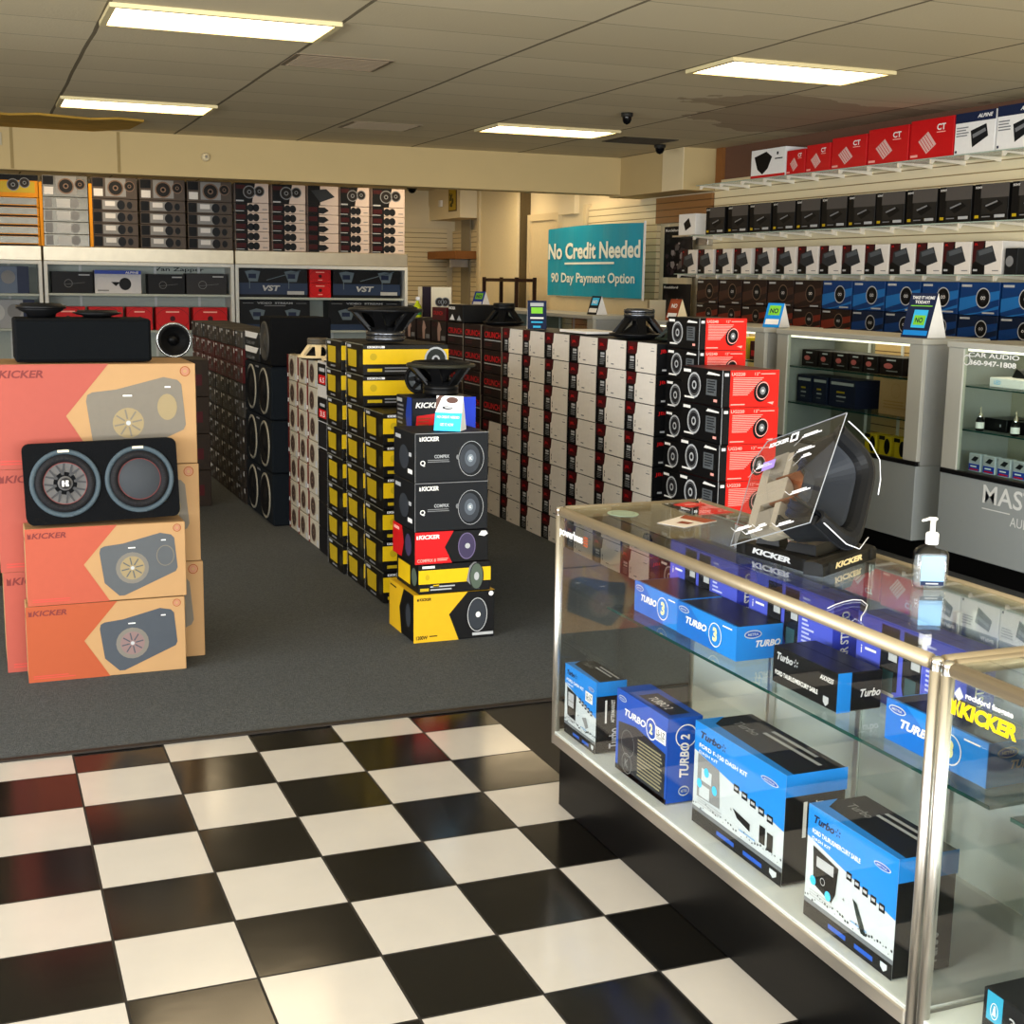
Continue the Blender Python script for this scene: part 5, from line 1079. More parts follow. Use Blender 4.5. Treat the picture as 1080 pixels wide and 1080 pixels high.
# ================================================================== GLASS SHOWCASES
def tri_text(F, *a, **k): F.text(*a, **k)
alut = M('champagne_aluminium', 'a99c84', .5, .85, noise=0)
doorm = M('mirrored_door', 'e6efeb', 0.09, .55, noise=.0)
deckm = M('showcase_deck', 'd8dcd8', 0.3, noise=.03)
def showcase(ya, yb, label):
    x0, x1, zb, zt = 1.628, 2.14, .215, .968
    t = empty('glass_showcase', (0, 0, 0), 0, label, 'display case')
    mb = MB(); mb.bbox(1.662, 2.12, yb + .02, ya - .0, .0005, zb - .0015, .003, kick); mb.build('kick_base', t)
    mb = MB(); mb.bbox(x0 + .006, x1 - .006, yb + .006, ya - .006, zb + .02, zb + .04, .001, deckm); mb.build('deck', t)
    # bottom frame
    for nm, a in (('rail', (x0, x0 + .02, yb + .0205, ya - .0205, zb, zb + .034)), ('rail', (x1 - .02, x1, yb + .0205, ya - .0205, zb, zb + .034)), ('rail', (x0 + .0205, x1 - .0205, ya - .02, ya, zb, zb + .034)), ('rail', (x0 + .0205, x1 - .0205, yb, yb + .02, zb, zb + .034))):
        mb = MB(); mb.bbox(*a, .003, alu); mb.build(nm, t)
    # rounded posts and top rails
    r = .0125
    for x, y in ((x0 + r, ya - r), (x0 + r, yb + r), (x1 - r, ya - r), (x1 - r, yb + r)):
        mb = MB(); mb.tube([(x, y, zb), (x, y, zt - .026)], r, alu, 14); mb.build('post', t)
        mb = MB(); mb.lathe([(r, -.026), (r*1.05, -.01), (r*.95, -.003), (r*.5, .0005), (.001, .001)], chrome, 14, Matrix.Translation((x, y, zt))); mb.build('corner_cap', t)
    zr = zt - .0135
    for a, b in (((x0 + r, ya - .03, zr), (x0 + r, yb + .03, zr)), ((x1 - r, ya - .03, zr), (x1 - r, yb + .03, zr)), ((x0 + .03, ya - r, zr), (x1 - .03, ya - r, zr)), ((x0 + .03, yb + r, zr), (x1 - .03, yb + r, zr))):
        mb = MB(); mb.tube([a, b], .0150, alut, 14); mb.build('rail', t)
    mb = MB(); mb.box(x0 + .024, x1 - .024, yb + .024, ya - .024, zt - .008, zt - .003, glt); mb.build('top_glass', t)
    mb = MB(); mb.box(x0 + .006, x0 + .011, yb + .024, ya - .024, zb + .034, zt - .03, gl); mb.build('front_glass', t)
    mb = MB(); mb.box(x0 + .024, x1 - .024, ya - .012, ya - .007, zb + .034, zt - .03, gl); mb.build('end_glass', t)
    mb = MB(); mb.box(x0 + .024, x1 - .024, yb + .007, yb + .012, zb + .034, zt - .03, gl); mb.build('end_glass', t)
    ym = (ya + yb)/2
    mb = MB(); mb.bbox(x1 - .012, x1 - .007, yb + .024, ym + .02, zb + .041, zt - .03, .001, doorm); d = mb.build('sliding_door', t)
    mb = MB(); mb.bbox(x1 - .0185, x1 - .0135, ym - .02, ya - .024, zb + .041, zt - .03, .001, doorm); mb.build('sliding_door', t)
    mb = MB(); mb.bbox(x1 - .020, x1 - .0187, ym - .02, ym - .002, zb + .041, zt - .03, .0004, alu); mb.build('door_edge', d)
    mb = MB(); mb.box(1.80, 2.115, yb + .02, ya - .03, .640, .648, glshelf); mb.box(1.7990, 1.80, yb + .02, ya - .03, .640, .648, gedge); mb.build('shelf', t)
    for y in (ya - .5, yb + .5):
        mb = MB(); mb.bbox(2.097, 2.115, y - .008, y + .008, zb + .041, .90, .001, alu); mb.build('shelf_standard', t)
    return t
s1 = showcase(3.67, 1.913, 'long aluminium framed glass showcase with blue boxed kits on two levels')
s2 = showcase(1.905, .15, 'aluminium framed glass showcase nearest the camera, mostly empty')
# decals on the front glass
mb = MB(); F = Face(mb, (1.633, 3.645, 0), (0, -1, 0), (0, 0, 1), .0003); F.text('powerbass', .005, .878, .034, white, 1, w=.165, bold=.03)
for k in range(4): F.rect(.175, .882 + .008*k, .205, .8865 + .008*k, orange, 1)
o = mb.build('decal', s1); 
mb = MB(); F = Face(mb, (1.633, 1.87, 0), (0, -1, 0), (0, 0, 1), .0003); F.text('KICKER', .022, .876, .030, M('decal_yellow', 'f4c414', .5), 1, w=.145, bold=.05, shear=.15); F.poly([(0, .876), (.012, .876), (.012, .906), (.005, .9), (0, .906)], M('decal_yellow'), 1); F.poly([(.013, .89), (.019, .906), (.024, .906), (.018, .89), (.024, .876), (.019, .876)], M('decal_yellow'), 1)
F.text('rockford fosgate', .035, .912, .014, white, 1, w=.12, bold=.02); F.poly([(.005, .916), (.018, .932), (.03, .916), (.018, .905)], lgrey, 1)
mb.build('decal', s2)

# ---- boxed kits
tblack = M('kit_black', '131416', .35); kblue = M('kit_blue', '1f7ed2', .3); kdeep = M('kit_deep_blue', '1d4fae', .3); pale = M('kit_pale', 'bcc3c6', .35)
def halftone(F, x0, x1, y, m, h):
    rr = random.Random(3)
    for k in range(34):
        x = x0 + (x1 - x0)*(k + .5)/34; F.disc(x, y + rr.random()*h*.07, .0022*(.6 + rr.random()), m, 3, n=6)
def logo(F, x, y, s, m, w):
    F.text('Turbo', x, y, s, m, 3, w=w, bold=.04, shear=.25)
    for k in range(5):
        a = k*2*PI/5; F.poly([(x + w + s*.7 + s*.15*math.cos(a), y + s*.5 + s*.15*math.sin(a)), (x + w + s*.7 + s*.6*math.cos(a + .3), y + s*.5 + s*.6*math.sin(a + .3)), (x + w + s*.7 + s*.45*math.cos(a + .8), y + s*.5 + s*.45*math.sin(a + .8))], m, 3)
def oval(F, x, y, w, h, m=pale, m2=kdeep):
    F.disc(x, y, w/2, m, 3, ry=h/2); F.disc(x, y, w*.44, m2, 4, ry=h*.36); F.text('METRA', x - w*.3, y - h*.14, h*.3, m, 5, w=w*.6, bold=.02)
def kit_front(txt, harness=0, dev=0):
    def f(F, w, h):
        F.rect(0, 0, w, h, pale, 1); F.poly([(0, h), (0, .72*h), (w, .50*h), (w, h)], kblue, 2); F.rect(0, 0, w, .13*h, tblack, 2)
        F.poly([(0, .13*h), (w, .13*h), (w, .17*h), (0, .17*h)], M('halftone_grey', '6a6e72', .5), 2); halftone(F, 0, w, .18*h, M('halftone_dark', '33373b', .5), h)
        logo(F, .07*w, .86*h, .07*h, navy, .24*w); F.text(txt, .06*w, .765*h, .042*h, white, 3, w=.55*w, bold=.02); F.text('DASH KIT', .06*w, .71*h, .028*h, white, 3, w=.22*w)
        oval(F, .84*w, .86*h, .18*w, .055*h)
        if dev == 0:
            F.poly([(.08*w, .66*h), (.38*w, .60*h), (.36*w, .36*h), (.32*w, .27*h), (.10*w, .33*h)], tblack, 3); F.rect(.13*w, .50*h, .33*w, .59*h, lgrey, 4); F.ring(.21*w, .40*h, .028*w, .006*w, lgrey, 4)
            F.disc(.1*w, .36*h, .035*w, cyan, 5, n=12); F.disc(.28*w, .31*h, .035*w, cyan, 5, n=12)
        elif dev == 1:
            F.poly([(.05*w, .7*h), (.3*w, .66*h), (.32*w, .3*h), (.05*w, .28*h)], M('kit_dark_grey', '3c3e40', .4), 3); F.rect(.1*w, .46*h, .22*w, .58*h, pale, 4); F.rect(.08*w, .3*h, .2*w, .42*h, pale, 4)
            for a, b in ((.16, .56), (.08, .42), (.26, .44)): F.disc(a*w, b*h, .03*w, cyan, 5, n=12)
        else:
            F.poly([(.08*w, .68*h), (.38*w, .64*h), (.36*w, .26*h), (.10*w, .28*h)], tblack, 3); F.rect(.13*w, .42*h, .31*w, .62*h, lgrey, 4); F.rect(.13*w, .5*h, .31*w, .505*h, tblack, 5)
        for k in range(5): F.rect((.47 + .09*k)*w, (.565 - .018*k)*h, (.53 + .09*k)*w, (.635 - .018*k)*h, tblack, 3); F.rect((.48 + .09*k)*w, (.59 - .018*k)*h, (.52 + .09*k)*w, (.615 - .018*k)*h, lgrey, 4)
        F.text('+', .44*w, .36*h, .03*h, grey, 3)
        if harness == 0: F.poly([(.55*w, .44*h), (.6*w, .42*h), (.68*w, .28*h), (.72*w, .2*h), (.66*w, .2*h), (.6*w, .32*h)], M('kit_green_black', '1e2b2a', .4), 3)
        elif harness == 1: F.poly([(.47*w, .40*h), (.66*w, .36*h), (.66*w, .29*h), (.52*w, .33*h)], tblack, 3); F.rect(.76*w, .26*h, .82*w, .42*h, tblack, 3); F.rect(.84*w, .24*h, .9*w, .4*h, tblack, 3)
        else: F.poly([(.58*w, .38*h), (.7*w, .42*h), (.78*w, .3*h), (.7*w, .26*h)], M('kit_dark_grey'), 3)
        F.lines(.06*w, .20*h, .36*w, .27*h, 3, lgrey, 3); F.rect(.55*w, .235*h, .72*w, .25*h, M('kit_faint_blue', '7aa0c8', .4), 3)
        F.rect(.3*w, .04*h, .5*w, .08*h, kdeep, 3); F.rect(.6*w, .04*h, .8*w, .08*h, kdeep, 3); F.poly([(.88*w, .1*h), (.95*w, .1*h), (.95*w, .06*h), (.915*w, .03*h), (.88*w, .06*h)], pale, 3)
    return f
def kit_right(F, d, h):
    F.rect(0, .8*h, d, h, kblue, 1); F.rect(.3*d, .42*h, .36*d, .74*h, white, 2); F.text('AFTERMARKET', .62*d, .42*h, .12*d, white, 2, w=.32*h, rot=1); F.text('Turbo', .75*d, .06*h, .3*d, lgrey, 2, w=.28*h, bold=.03, rot=1)
def kit_top(T, w, d):
    T.poly([(0, 0), (w, 0), (w, .12*d), (.1*w, .2*d), (0, .5*d)], kblue, 1); T.lines(.35*w, .55*d, .95*w, .85*d, 2, lgrey, 2); T.text('Turbo', .12*w, .45*d, .16*d, M('kit_dark_grey'), 2, w=.25*w)
def sticker(F, x, y, w, h): F.rect(x, y, x + w, y + h, white, 5); F.text('LS-1Z', x + .1*w, y + .4*h, .45*h, tblack, 6, w=.8*w); F.lines(x + .1*w, y + .1*h, x + .9*w, y + .35*h, 2, grey, 6)
def g2_front(F, w, h):
    F.rect(0, 0, w, h, kdeep, 1); F.rect(.0, .0, w, .06*h, tblack, 2); F.poly([(.05*w, .0), (w*.97, .0), (w*.97, .58*h), (.4*w, .66*h), (.05*w, .60*h)], M('kit_slate', '262a30', .35), 2)
    F.ring(.25*w, .4*h, .13*w, .006*w, grey, 3, ry=.16*h); F.lines(.45*w, .08*h, .93*w, .54*h, 11, M('kit_tan_text', '948c70', .5), 3, jag=.1); F.text('TURBO', .17*w, .72*h, .085*h, white, 3, w=.42*w, bold=.03, shear=.25); F.text('2', .66*w, .70*h, .12*h, M('kit_cream', 'e8e4a8', .4), 3, bold=.04); F.ring(.70*w, .76*h, .1*w, .012*w, white, 3)
    F.text('K', .2*w, .1*h, .1*h, grey, 3); F.ring(.24*w, .15*h, .1*w, .008*w, grey, 3); oval(F, .12*w, .9*h, .16*w, .07*h); sticker(F, .78*w, .68*h, .2*w, .16*h)
def g2_right(F, d, h): F.text('TURBO 2', .62*d, .3*h, .26*d, white, 2, w=.5*h, bold=.03, shear=.2, rot=1); F.ring(.52*d, .78*h, .3*d, .03*d, white, 2); oval(F, .5*d, .14*h, .3*d, .12*h)
k1f = kit_front('FORD DASH KIT', 2, 2)
g1 = carton(.225, .10, .222, tblack, lambda F, w, h: (k1f(F, w, h), sticker(F, .68*w, .66*h, .22*w, .14*h)), right=kit_right, top=kit_top)
g2 = carton(.305, .11, .242, kdeep, g2_front, right=g2_right, top=lambda T, w, d: (T.rect(.3*w, .2*d, .9*w, .75*d, M('kit_slate'), 1), T.text('TURBO 2', .4*w, .3*d, .25*d, white, 2, w=.35*w)))
g3 = carton(.42, .17, .275, tblack, kit_front('FORD F-150 DASH KIT', 1, 1), right=kit_right, top=kit_top)
g4 = carton(.312, .15, .262, tblack, kit_front('FORD TAURUS/MERCURY SABLE', 0, 0), right=kit_right, top=kit_top)
DZ = .2575
for me, x, y, lb in ((g1, 1.66, 3.523, 'blue, white and black dash kit box at the far end of the showcase floor'), (g2, 1.672, 3.147, 'deep blue box with number two on the showcase floor, second from far end'), (g3, 1.69, 2.672, 'largest blue and white dash kit box, middle of the showcase floor'), (g4, 1.665, 2.178, 'blue and white dash kit box on the showcase floor beside the corner post')):
    tag(inst(me, 'dash_kit_box', (x, y, DZ), NEG), lb, 'box')
def t3f(F, w, h):
    F.rect(0, 0, w, h, kblue, 1); F.poly([(0, 0), (.7*w, 0), (.45*w, .5*h), (.2*w, h), (0, h)], M('kit_mid_blue', '1a68c0', .3), 2)
    F.text('TURBO', .16*w, .42*h, .22*h, white, 3, w=.36*w, bold=.04, shear=.3); F.text('3', .62*w, .28*h, .42*h, M('kit_cream'), 3, bold=.05); F.ring(.66*w, .48*h, .36*h, .03*h, white, 3); F.disc(.6*w, .5*h, .0001, white, 3); oval(F, .12*w, .8*h, .18*w, .2*h); F.rect(.78*w, .84*h, .93*w, .88*h, white, 3)
def t3r(F, d, h): F.rect(0, 0, d, h, kblue, 1); oval(F, .35*d, .75*h, .38*d, .25*h); F.text('TURBO', .42*d, .36*h, .2*h, white, 2, w=.54*d, bold=.04, shear=.3)
def tks(F, w, h):
    logo(F, .08*w, .66*h, .2*h, lgrey, .25*w); F.text('FORD TAURUS/MERCURY SABLE', .06*w, .25*h, .12*h, white, 2, w=.66*w, bold=.02); F.text('AXXESS', .74*w, .68*h, .12*h, white, 2, w=.2*w, shear=.3); F.poly([(.8*w, .3*h), (.88*w, .3*h), (.88*w, .15*h), (.84*w, .06*h), (.8*w, .15*h)], lgrey, 2)
def tkr(F, d, h): F.rect(0, 0, .3*d, h, kblue, 1); F.text('Turbo', .5*d, .35*h, .2*h, white, 2, w=.45*d, bold=.03, shear=.3)
t3 = carton(.275, .145, .095, kblue, t3f, right=t3r, top=lambda T, w, d: T.rect(0.01, .01, w - .002, d, tblack, 1)); t3w = carton(.325, .145, .095, kblue, t3f, right=t3r, top=lambda T, w, d: T.rect(.01, .01, w - .002, d, tblack, 1))
tk = carton(.28, .13, .098, tblack, tks, right=tkr)
SZ = .6485
for me, x, y, lb in ((t3, 1.858, 3.43, 'slim blue box with number three at the far end of the showcase shelf'), (t3w, 1.855, 3.13, 'slim blue number three box on the shelf, its end facing the black box'), (tk, 1.85, 2.647, 'black dash kit box on the showcase shelf beside the blue box'), (t3w, 1.855, 2.17, 'slim blue number three box on the shelf, nearest, behind the corner post')):
    tag(inst(me, 'dash_kit_box', (x, y, SZ), NEG), lb, 'box')
def vio(F, w, h):
    F.rect(0, 0, w, h, vblue, 1); gm = M('window_glass_print', '2c4a50', .2); F.rect(.04*w, .08*h, .14*w, .35*h, white, 3); F.lines(.05*w, .12*h, .13*w, .28*h, 4, dark, 4, jag=.1); F.text('i', .05*w, .75*h, .1*h, white, 3); F.text('i', .05*w, .5*h, .1*h, white, 3); F.rect(.09*w, .56*h, .2*w, .59*h, white, 3); F.rect(.09*w, .8*h, .2*w, .83*h, white, 3)
    for x in (.24, .45):
        F.poly([(x*w, .95*h), (x*w + .17*w, .95*h), (x*w + .17*w, .2*h), (x*w + .03*w, .12*h), (x*w, .3*h)], M('radio_black', '16181e', .2), 2); F.rect((x + .03)*w, .14*h, (x + .13)*w, .42*h, gm, 3); F.rect((x + .03)*w, .12*h, (x + .15)*w, .16*h, lgrey, 4); F.rect((x + .08)*w, .55*h, (x + .16)*w, .64*h, lgrey, 4); F.disc((x + .12)*w, .78*h, .03*w, M('screen_blue', '4656b0', .2), 4)
    F.lines(.66*w, .12*h, .8*w, .9*h, 14, M('pale_violet_text', 'b8bce8', .4), 3, jag=.6); F.rect(.62*w, .0, .63*w, h, M('violet_edge', '6068c8', .3), 3)
def vior(F, d, h): F.text('CAR STEREO', .6*d, .15*h, .3*d, white, 2, w=.7*h, bold=.02, rot=1)
vb = carton(.40, .085, .205, M('violet_carton', '2f3cb4', .3), vio, right=vior)
for k, (y, lb) in enumerate(((3.42, 'violet blue radio box behind the far blue boxes on the shelf'), (2.955, 'violet blue radio box behind the black kit box, middle of three'), (2.455, 'violet blue radio box on the shelf, nearest the corner post'))):
    tag(inst(vb, 'car_stereo_box', (2.007, y, SZ), NEG), lb, 'box')
def jlf(F, w, h):
    F.rect(.03*w, .45*h, .12*w, .98*h, M('teal_label', '2f8fb0', .4), 1); F.ring(.075*w, .66*h, .022*w, .003*w, white, 2, ry=.15*h); F.poly([(.065*w, .58*h), (.085*w, .58*h), (.078*w, .76*h), (.072*w, .76*h)], white, 2); F.text('300/4', .16*w, .55*h, .2*h, lgrey, 2, w=.2*w); F.rect(.16*w, .4*h, .34*w, .46*h, grey, 2)
tag(inst(carton(.45, .26, .108, M('jl_black', '17181b', .4), jlf), 'amplifier_carton', (1.69, 1.57, DZ), NEG), 'black amplifier carton with teal label in the nearest showcase', 'box')
t = empty('car_adapter', (1.98, 1.86 - .22, .6485), 0, 'small black device with a silver stud on the nearest showcase shelf', 'device')
mb = MB(); mb.bbox(-.05, .05, -.08, .08, 0, .02, .004, plastic); mb.build('body', t)
mb = MB(); mb.lathe([(.001, .03), (.006, .028), (.007, .0202)], chrome, 12); mb.build('stud', t)

# ---- things on top of the showcases
TZ = .9655
def flyer(pts, label, m, marks):
    mb = MB(); mb.prism(pts, (1, 0, 0), (0, 1, 0), (0, 0, TZ + .0004), (0, 0, .0008), m); F = Face(mb, (0, 0, TZ + .0012), (1, 0, 0), (0, 1, 0), .0003); marks(F); return tag(mb.build('flyer'), label, 'paper')
flyer([(1.80, 3.33), (1.84, 3.24), (1.985, 3.31), (1.94, 3.42)], 'white and orange flyer lying on the showcase top near its far end', M('flyer_white', 'e6dcd2', .5), lambda F: (F.poly([(1.93, 3.285), (1.985, 3.31), (1.94, 3.42), (1.90, 3.38)], orange, 1), F.poly([(1.85, 3.31), (1.87, 3.28), (1.90, 3.295), (1.88, 3.33)], brownp, 2)))
flyer([(1.775 + .045*math.cos(a*PI/12), 3.50 + .055*math.sin(a*PI/12)) for a in range(24)], 'round pale green sticker on the far end of the showcase top', M('sticker_green', '9fb09a', .4), lambda F: F.ring(1.775, 3.50, .035, .003, M('sticker_line', '7e9080', .4), 1))
flyer([(2.0, 3.60), (2.03, 3.54), (2.10, 3.57), (2.07, 3.63)], 'small painted red reflection on the far back corner of the showcase top', hot, lambda F: F.rect(2.03, 3.575, 2.07, 3.59, pink, 1))  # red reflection on the glass top, modelled as a coloured patch
mb = MB(); P = [(1.664, 2.307), (1.70, 2.33), (1.734, 2.346), (1.765, 2.355), (1.78, 2.345), (1.765, 2.305), (1.725, 2.26), (1.69, 2.225), (1.668, 2.196)]
mb.tube([(x, y, TZ + .0022) for x, y in P], .0012, M('white_cord', 'd8d8d8', .4), 6); tag(mb.build('cord'), 'thin white looped cord on the showcase top', 'cord')

# hand sanitizer
def gel_mat():
    m = bpy.data.materials.new('hazy_gel'); m.use_nodes = True; nt = m.node_tree; nt.nodes.clear()
    out = nt.nodes.new('ShaderNodeOutputMaterial'); mx = nt.nodes.new('ShaderNodeMixShader'); tr = nt.nodes.new('ShaderNodeBsdfTransparent'); df = nt.nodes.new('ShaderNodeBsdfTranslucent'); d2 = nt.nodes.new('ShaderNodeBsdfDiffuse'); ad = nt.nodes.new('ShaderNodeMixShader')
    n = nt.nodes.new('ShaderNodeTexNoise'); n.inputs['Scale'].default_value = 40
    nt.links.new(math_node(nt, 'MULTIPLY_ADD', n.outputs['Fac'], .08, .16), mx.inputs[0])
    df.inputs[0].default_value = (.9, .95, 1, 1); d2.inputs[0].default_value = (.9, .95, 1, 1)
    nt.links.new(df.outputs[0], ad.inputs[1]); nt.links.new(d2.outputs[0], ad.inputs[2]); nt.links.new(tr.outputs[0], mx.inputs[1]); nt.links.new(ad.outputs[0], mx.inputs[2]); nt.links.new(mx.outputs[0], out.inputs[0])
    return m
t = empty('sanitizer_bottle', (2.005, 2.40, TZ), -.42, 'clear pump bottle of hand sanitizer on the showcase top', 'bottle')
clear = glass('clear_plastic', 'fafdff', .9, .05)
mb = MB()
def rr_(w, d, z, n=6, r=.011):
    o = []
    for cx, cy, a0 in ((w - r, d - r, 0), (-w + r, d - r, PI/2), (-w + r, -d + r, PI), (w - r, -d + r, 1.5*PI)):
        for k in range(n): a = a0 + k*(PI/2)/(n - 1); o.append((cx + r*math.cos(a), cy + r*math.sin(a), z))
    return o
rs = [rr_(.030, .016, 0), rr_(.036, .021, .004), rr_(.0375, .022, .02), rr_(.0375, .022, .082), rr_(.034, .02, .09), rr_(.024, .016, .098), rr_(.0125, .0125, .103), rr_(.0125, .0125, .110)]
vs = [v for q in rs for v in q]; n = 24
mb.add(vs, [tuple(range(n - 1, -1, -1))] + [(r*n + k, r*n + (k+1) % n, (r+1)*n + (k+1) % n, (r+1)*n + k) for r in range(len(rs) - 1) for k in range(n)], clear, True); mb.build('body', t)
mb = MB(); rs = [rr_(.028, .014, .005), rr_(.033, .018, .01), rr_(.0345, .0192, .06), rr_(.033, .018, .076)]; vs = [v for q in rs for v in q]
mb.add(vs, [tuple(range(n - 1, -1, -1)), tuple(range(72, 96))] + [(r*n + k, r*n + (k+1) % n, (r+1)*n + (k+1) % n, (r+1)*n + k) for r in range(3) for k in range(n)], gel_mat(), True); mb.build('gel', t)
mb = MB(); mb.bbox(-.026, .026, -.0234, -.0224, .012, .080, .0003, M('pale_blue_label', '86b4dc', .5)); F = Face(mb, (-.026, -.0236, .012), (1, 0, 0), (0, 0, 1), .0002); F.rect(0, 0, .052, .010, navy, 1); F.rect(.012, .003, .04, .006, lgrey, 2); F.lines(.006, .02, .046, .055, 5, M('label_ink', '88b4dc', .5), 1)
mb.build('label', t)
mb = MB(); mb.lathe([(.0135, .104), (.0145, .106), (.0145, .128), (.012, .131), (.006, .132), (.006, .158), (.0001, .158)], white, 24); mb.build('pump_collar', t)
mb = MB(); mb.bbox(-.011, .009, -.006, .006, .1585, .166, .002, white); mb.prism([(-.011, .164), (-.024, .160), (-.025, .156), (-.011, .159)], (1, 0, 0), (0, 0, 1), (0, -.004, 0), (0, .008, 0), white); mb.build('pump_head', t)

# ---- cutaway subwoofer on its stand
def cutaway():
    U = Vector((0.3226965, -0.87029747, 0.37208774)).normalized(); V = Vector((0.52930615, 0.49183224, 0.69132919)).normalized(); N = U.cross(V).normalized(); V = N.cross(U)
    O = Vector((1.775, 2.735, 1.145))
    T = Matrix(((U.x, V.x, N.x, O.x), (U.y, V.y, N.y, O.y), (U.z, V.z, N.z, O.z), (0, 0, 0, 1)))
    t = empty('cutaway_subwoofer', (1.93, 2.72, TZ), 0, 'cutaway display of a square subwoofer behind clear labelled sheets on a stand', 'speaker')
    off = Matrix.Translation(-Vector((1.93, 2.72, TZ)))
    T = off @ T
    def half(name, prof, m, sq=0, n=28, parent=t):
        mb = MB(); k0 = len(prof); vs = []
        for k in range(n + 1):
            a = PI * k / n; ca, sa = math.cos(a), math.sin(a); q = (abs(ca)**sq + abs(sa)**sq)**(-1/sq) if sq else 1
            for x, r in prof: vs.append(T @ Vector((x, r*q*ca, -r*q*sa)))
        fs = [(k*k0 + i, k*k0 + (i+1) % k0, (k+1)*k0 + (i+1) % k0, (k+1)*k0 + i) for k in range(n) for i in range(k0)]
        fs += [tuple(range(k0 - 1, -1, -1)), tuple(n*k0 + i for i in range(k0))]
        mb.add(vs, fs, m); return mb.build(name, parent)
    steel = M('cut_steel', 'b4aa94', .45, .1); steel2 = M('cut_magnet', '8f8878', .55); cop = M('copper_coil', '9a5a34', .35, .6)
    bask = M('cast_basket', '1a1b1d', .5); surr = M('thick_surround', '0f1012', .5); conem = M('woven_cone', '22252a', .55)
    half('back_plate', [(-.034, .001), (-.034, .075), (-.024, .108), (-.008, .112), (-.008, .001)], steel)
    half('pole_piece', [(-.0078, .001), (-.0078, .034), (.056, .034), (.060, .030), (.060, .001)], steel)
    half('magnet', [(-.0078, .056), (-.0078, .118), (.040, .118), (.040, .056)], steel2)
    half('top_plate', [(.0402, .0425), (.0402, .112), (.058, .112), (.058, .0425)], steel)
    half('voice_coil', [(.02, .0365), (.02, .0405), (.094, .0405), (.094, .0365)], cop)
    half('spider', [(.086, .042), (.090, .052), (.084, .062), (.090, .072), (.084, .082), (.087, .092), (.084, .092), (.081, .082), (.087, .072), (.081, .062), (.087, .052), (.083, .042)], M('blue_spider', '23304e', .6))
    half('basket', [(.0585, .085), (.0585, .112), (.10, .118), (.17, .132), (.178, .150), (.185, .150), (.185, .124), (.165, .122), (.105, .108), (.066, .10), (.066, .085)], bask, sq=5)
    half('cone', [(.095, .042), (.168, .098), (.174, .104), (.178, .102), (.172, .096), (.099, .039)], conem, sq=5)
    half('surround', [(.176, .104), (.19, .108), (.203, .118), (.206, .130), (.200, .143), (.187, .150), (.186, .144), (.195, .138), (.199, .129), (.196, .121), (.187, .112), (.178, .108)], surr, sq=5, n=40)
    half('dust_cap', [(.112, .001), (.110, .036), (.105, .040), (.108, .041), (.116, .034), (.118, .001)], M('dust_cap_grey', '2e3237', .35), sq=5)
    # creases on the cone
    # acrylic sheets with labels
    def sheet(name, pts, o, u, v, th=.003, edge=True):
        mb = MB(); o = Vector(o); u = Vector(u); v = Vector(v); nn = u.cross(v).normalized(); n = len(pts)
        a = [T @ (o + u*x + v*y) for x, y in pts]; b = [T @ (o + u*x + v*y + nn*th) for x, y in pts]
        mb.add(a + b, [tuple(range(n - 1, -1, -1)), tuple(range(n, 2*n))], acry)
        mb.add(a + b, [(k, (k+1) % n, (k+1) % n + n, k + n) for k in range(n)], M('sheet_edge', '8f9296', .15))
        return mb.build(name, t)
    sheet('clear_sheet', [(-.055, -.155), (.185, -.155), (.215, .165), (-.03, .165), (-.055, .12)], (0, 0, .014), (1, 0, 0), (0, 1, 0))
    mb = MB(); rimpts = []
    for k in range(13):   # second sheet's outline, its lit edge painted as pale tubes
        a = PI*k/12; ca, sa = math.cos(a), math.sin(a); q = (abs(ca)**5 + abs(sa)**5)**(-1/5)
        rimpts.append((.210 + .002*math.sin(k*1.2), .153*q*ca, -.153*q*sa))
    P = [T @ Vector(p) for p in rimpts]
    mb.tube(P[0:6], .0014, M('lit_edge_white', 'd6d8dc', .15), 6); mb.build('lit_edge_line', t)
    mb = MB(); mb.tube(P[8:13], .0014, M('lit_edge_white', 'd6d8dc', .15), 6); mb.build('lit_edge_line', t)
    # printed labels
    mb = MB(); F = Face(mb, T @ Vector((0, 0, .0172)), T.to_3x3() @ Vector((1, 0, 0)), T.to_3x3() @ Vector((0, 1, 0)), .0004)
    wl = M('sheet_lettering', 'e4e4e8', .4)
    F.text('KICKER', -.015, .135, .014, wl, 1, w=.062, bold=.04, shear=.1); F.rect(.052, .13, .076, .157, wl, 1); F.rect(.057, .136, .070, .151, bask, 2)
    rr2 = random.Random(5)
    for (x, y, w2) in ((.09, .13, .06), (.085, .085, .055), (.105, .062, .03), (-.04, .075, .05), (.10, -.05, .06), (-.05, -.115, .05), (-.01, -.135, .05), (.085, -.14, .05), (.02, -.125, .03)):
        F.rect(x, y, x + w2, y + .0042, wl, 1); F.rect(x + .004, y + .006, x + w2*.8, y + .0095, wl, 1); F.line(x, y, x - .02, y - .018*(1 if y > 0 else -1), .001, wl, 1)
    F.rect(-.02, .062, .02, .09, M('violet_sheen', '8a74c0', .3), 1)
    mb.build('lettering', t)
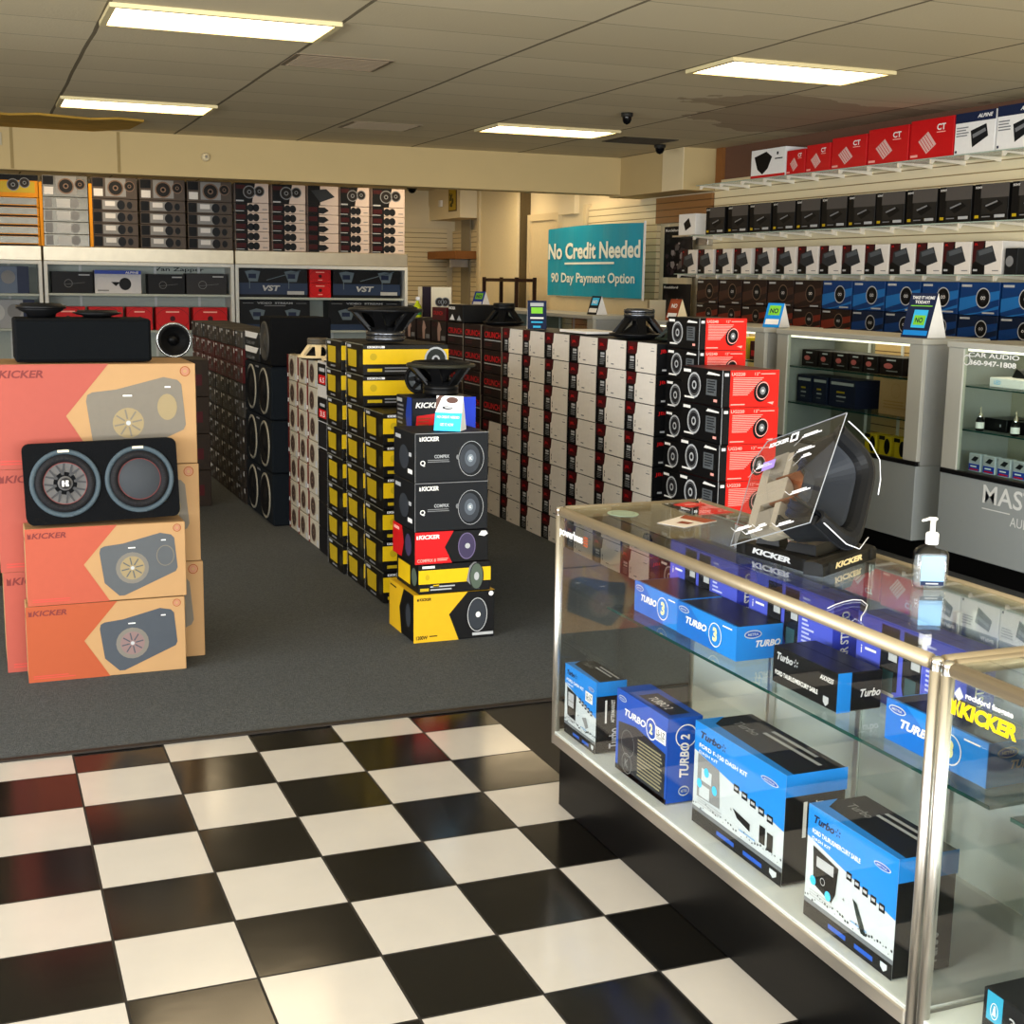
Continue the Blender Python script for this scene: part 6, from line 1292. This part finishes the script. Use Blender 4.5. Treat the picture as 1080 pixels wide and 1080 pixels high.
    # stand: two lettered feet and a saddle
    A = Vector((1.838, 2.575, TZ)); B = Vector((2.10, 2.72, TZ)); C = Vector((1.80, 2.90, TZ)); sm = M('stand_black', '0a0a0a', .45)
    def foot(a, b, inward, h=.034, d=.05, name='stand_foot', txt=white):
        a = a + off.to_translation(); b = b + off.to_translation(); u = (b - a).normalized(); L = (b - a).length; nn = Vector(inward).normalized()
        mb = MB(); pr = [(0, 0), (d, 0), (d, h*.9), (d*.5, h), (.004, h*.9), (0, h*.7)]
        vs = [a + nn*x + Vector((0, 0, y)) for x, y in pr] + [b + nn*x + Vector((0, 0, y)) for x, y in pr]; k = len(pr)
        mb.add(vs, [tuple(range(k - 1, -1, -1)), tuple(range(k, 2*k))] + [(i, (i+1) % k, (i+1) % k + k, i + k) for i in range(k)], sm)
        F = Face(mb, a - nn*.0005, u, (0, 0, 1), .0004); F.text('KICKER', L*.22, .010, .015, txt, 1, w=L*.5, bold=.05, shear=.15)
        for s in (.08, .86): F.rect(L*s, .002, L*(s + .05), h*.9, rubber, 2)
        return mb.build(name, t)
    foot(A, B, (-.48, .87, 0), txt=M('stand_gold_print', 'e0c890', .4)); foot(C, A + Vector((-.004, .03, 0)), (.99, .12, 0), txt=lgrey)
    mb = MB(); a = A + off.to_translation()
    u = (B - A).normalized(); nn = Vector((-.48, .87, 0)).normalized()
    def blk(x0, x1, y0, y1, z0, z1, sx=.6):
        vs = []
        for z, s in ((z0, 1), (z1, sx)):
            cx, cy = (x0 + x1)/2, (y0 + y1)/2
            for dx, dy in ((-1, -1), (1, -1), (1, 1), (-1, 1)): vs.append(a + u*(cx + dx*s*(x1 - x0)/2) + nn*(cy + dy*s*(y1 - y0)/2) + Vector((0, 0, z)))
        mb.add(vs, [(3, 2, 1, 0), (4, 5, 6, 7), (0, 1, 5, 4), (1, 2, 6, 5), (2, 3, 7, 6), (3, 0, 4, 7)], sm)
    blk(.07, .22, .052, .15, 0, .055, .75); mb.build('saddle', t)
    mb = MB(); blk(.20, .29, .03, .12, .0, .075, .55); mb.build('support_arm', t)
    mb = MB(); blk(.11, .17, .17, .25, .0, .075, .6); mb.build('support_arm', t)
cutaway()
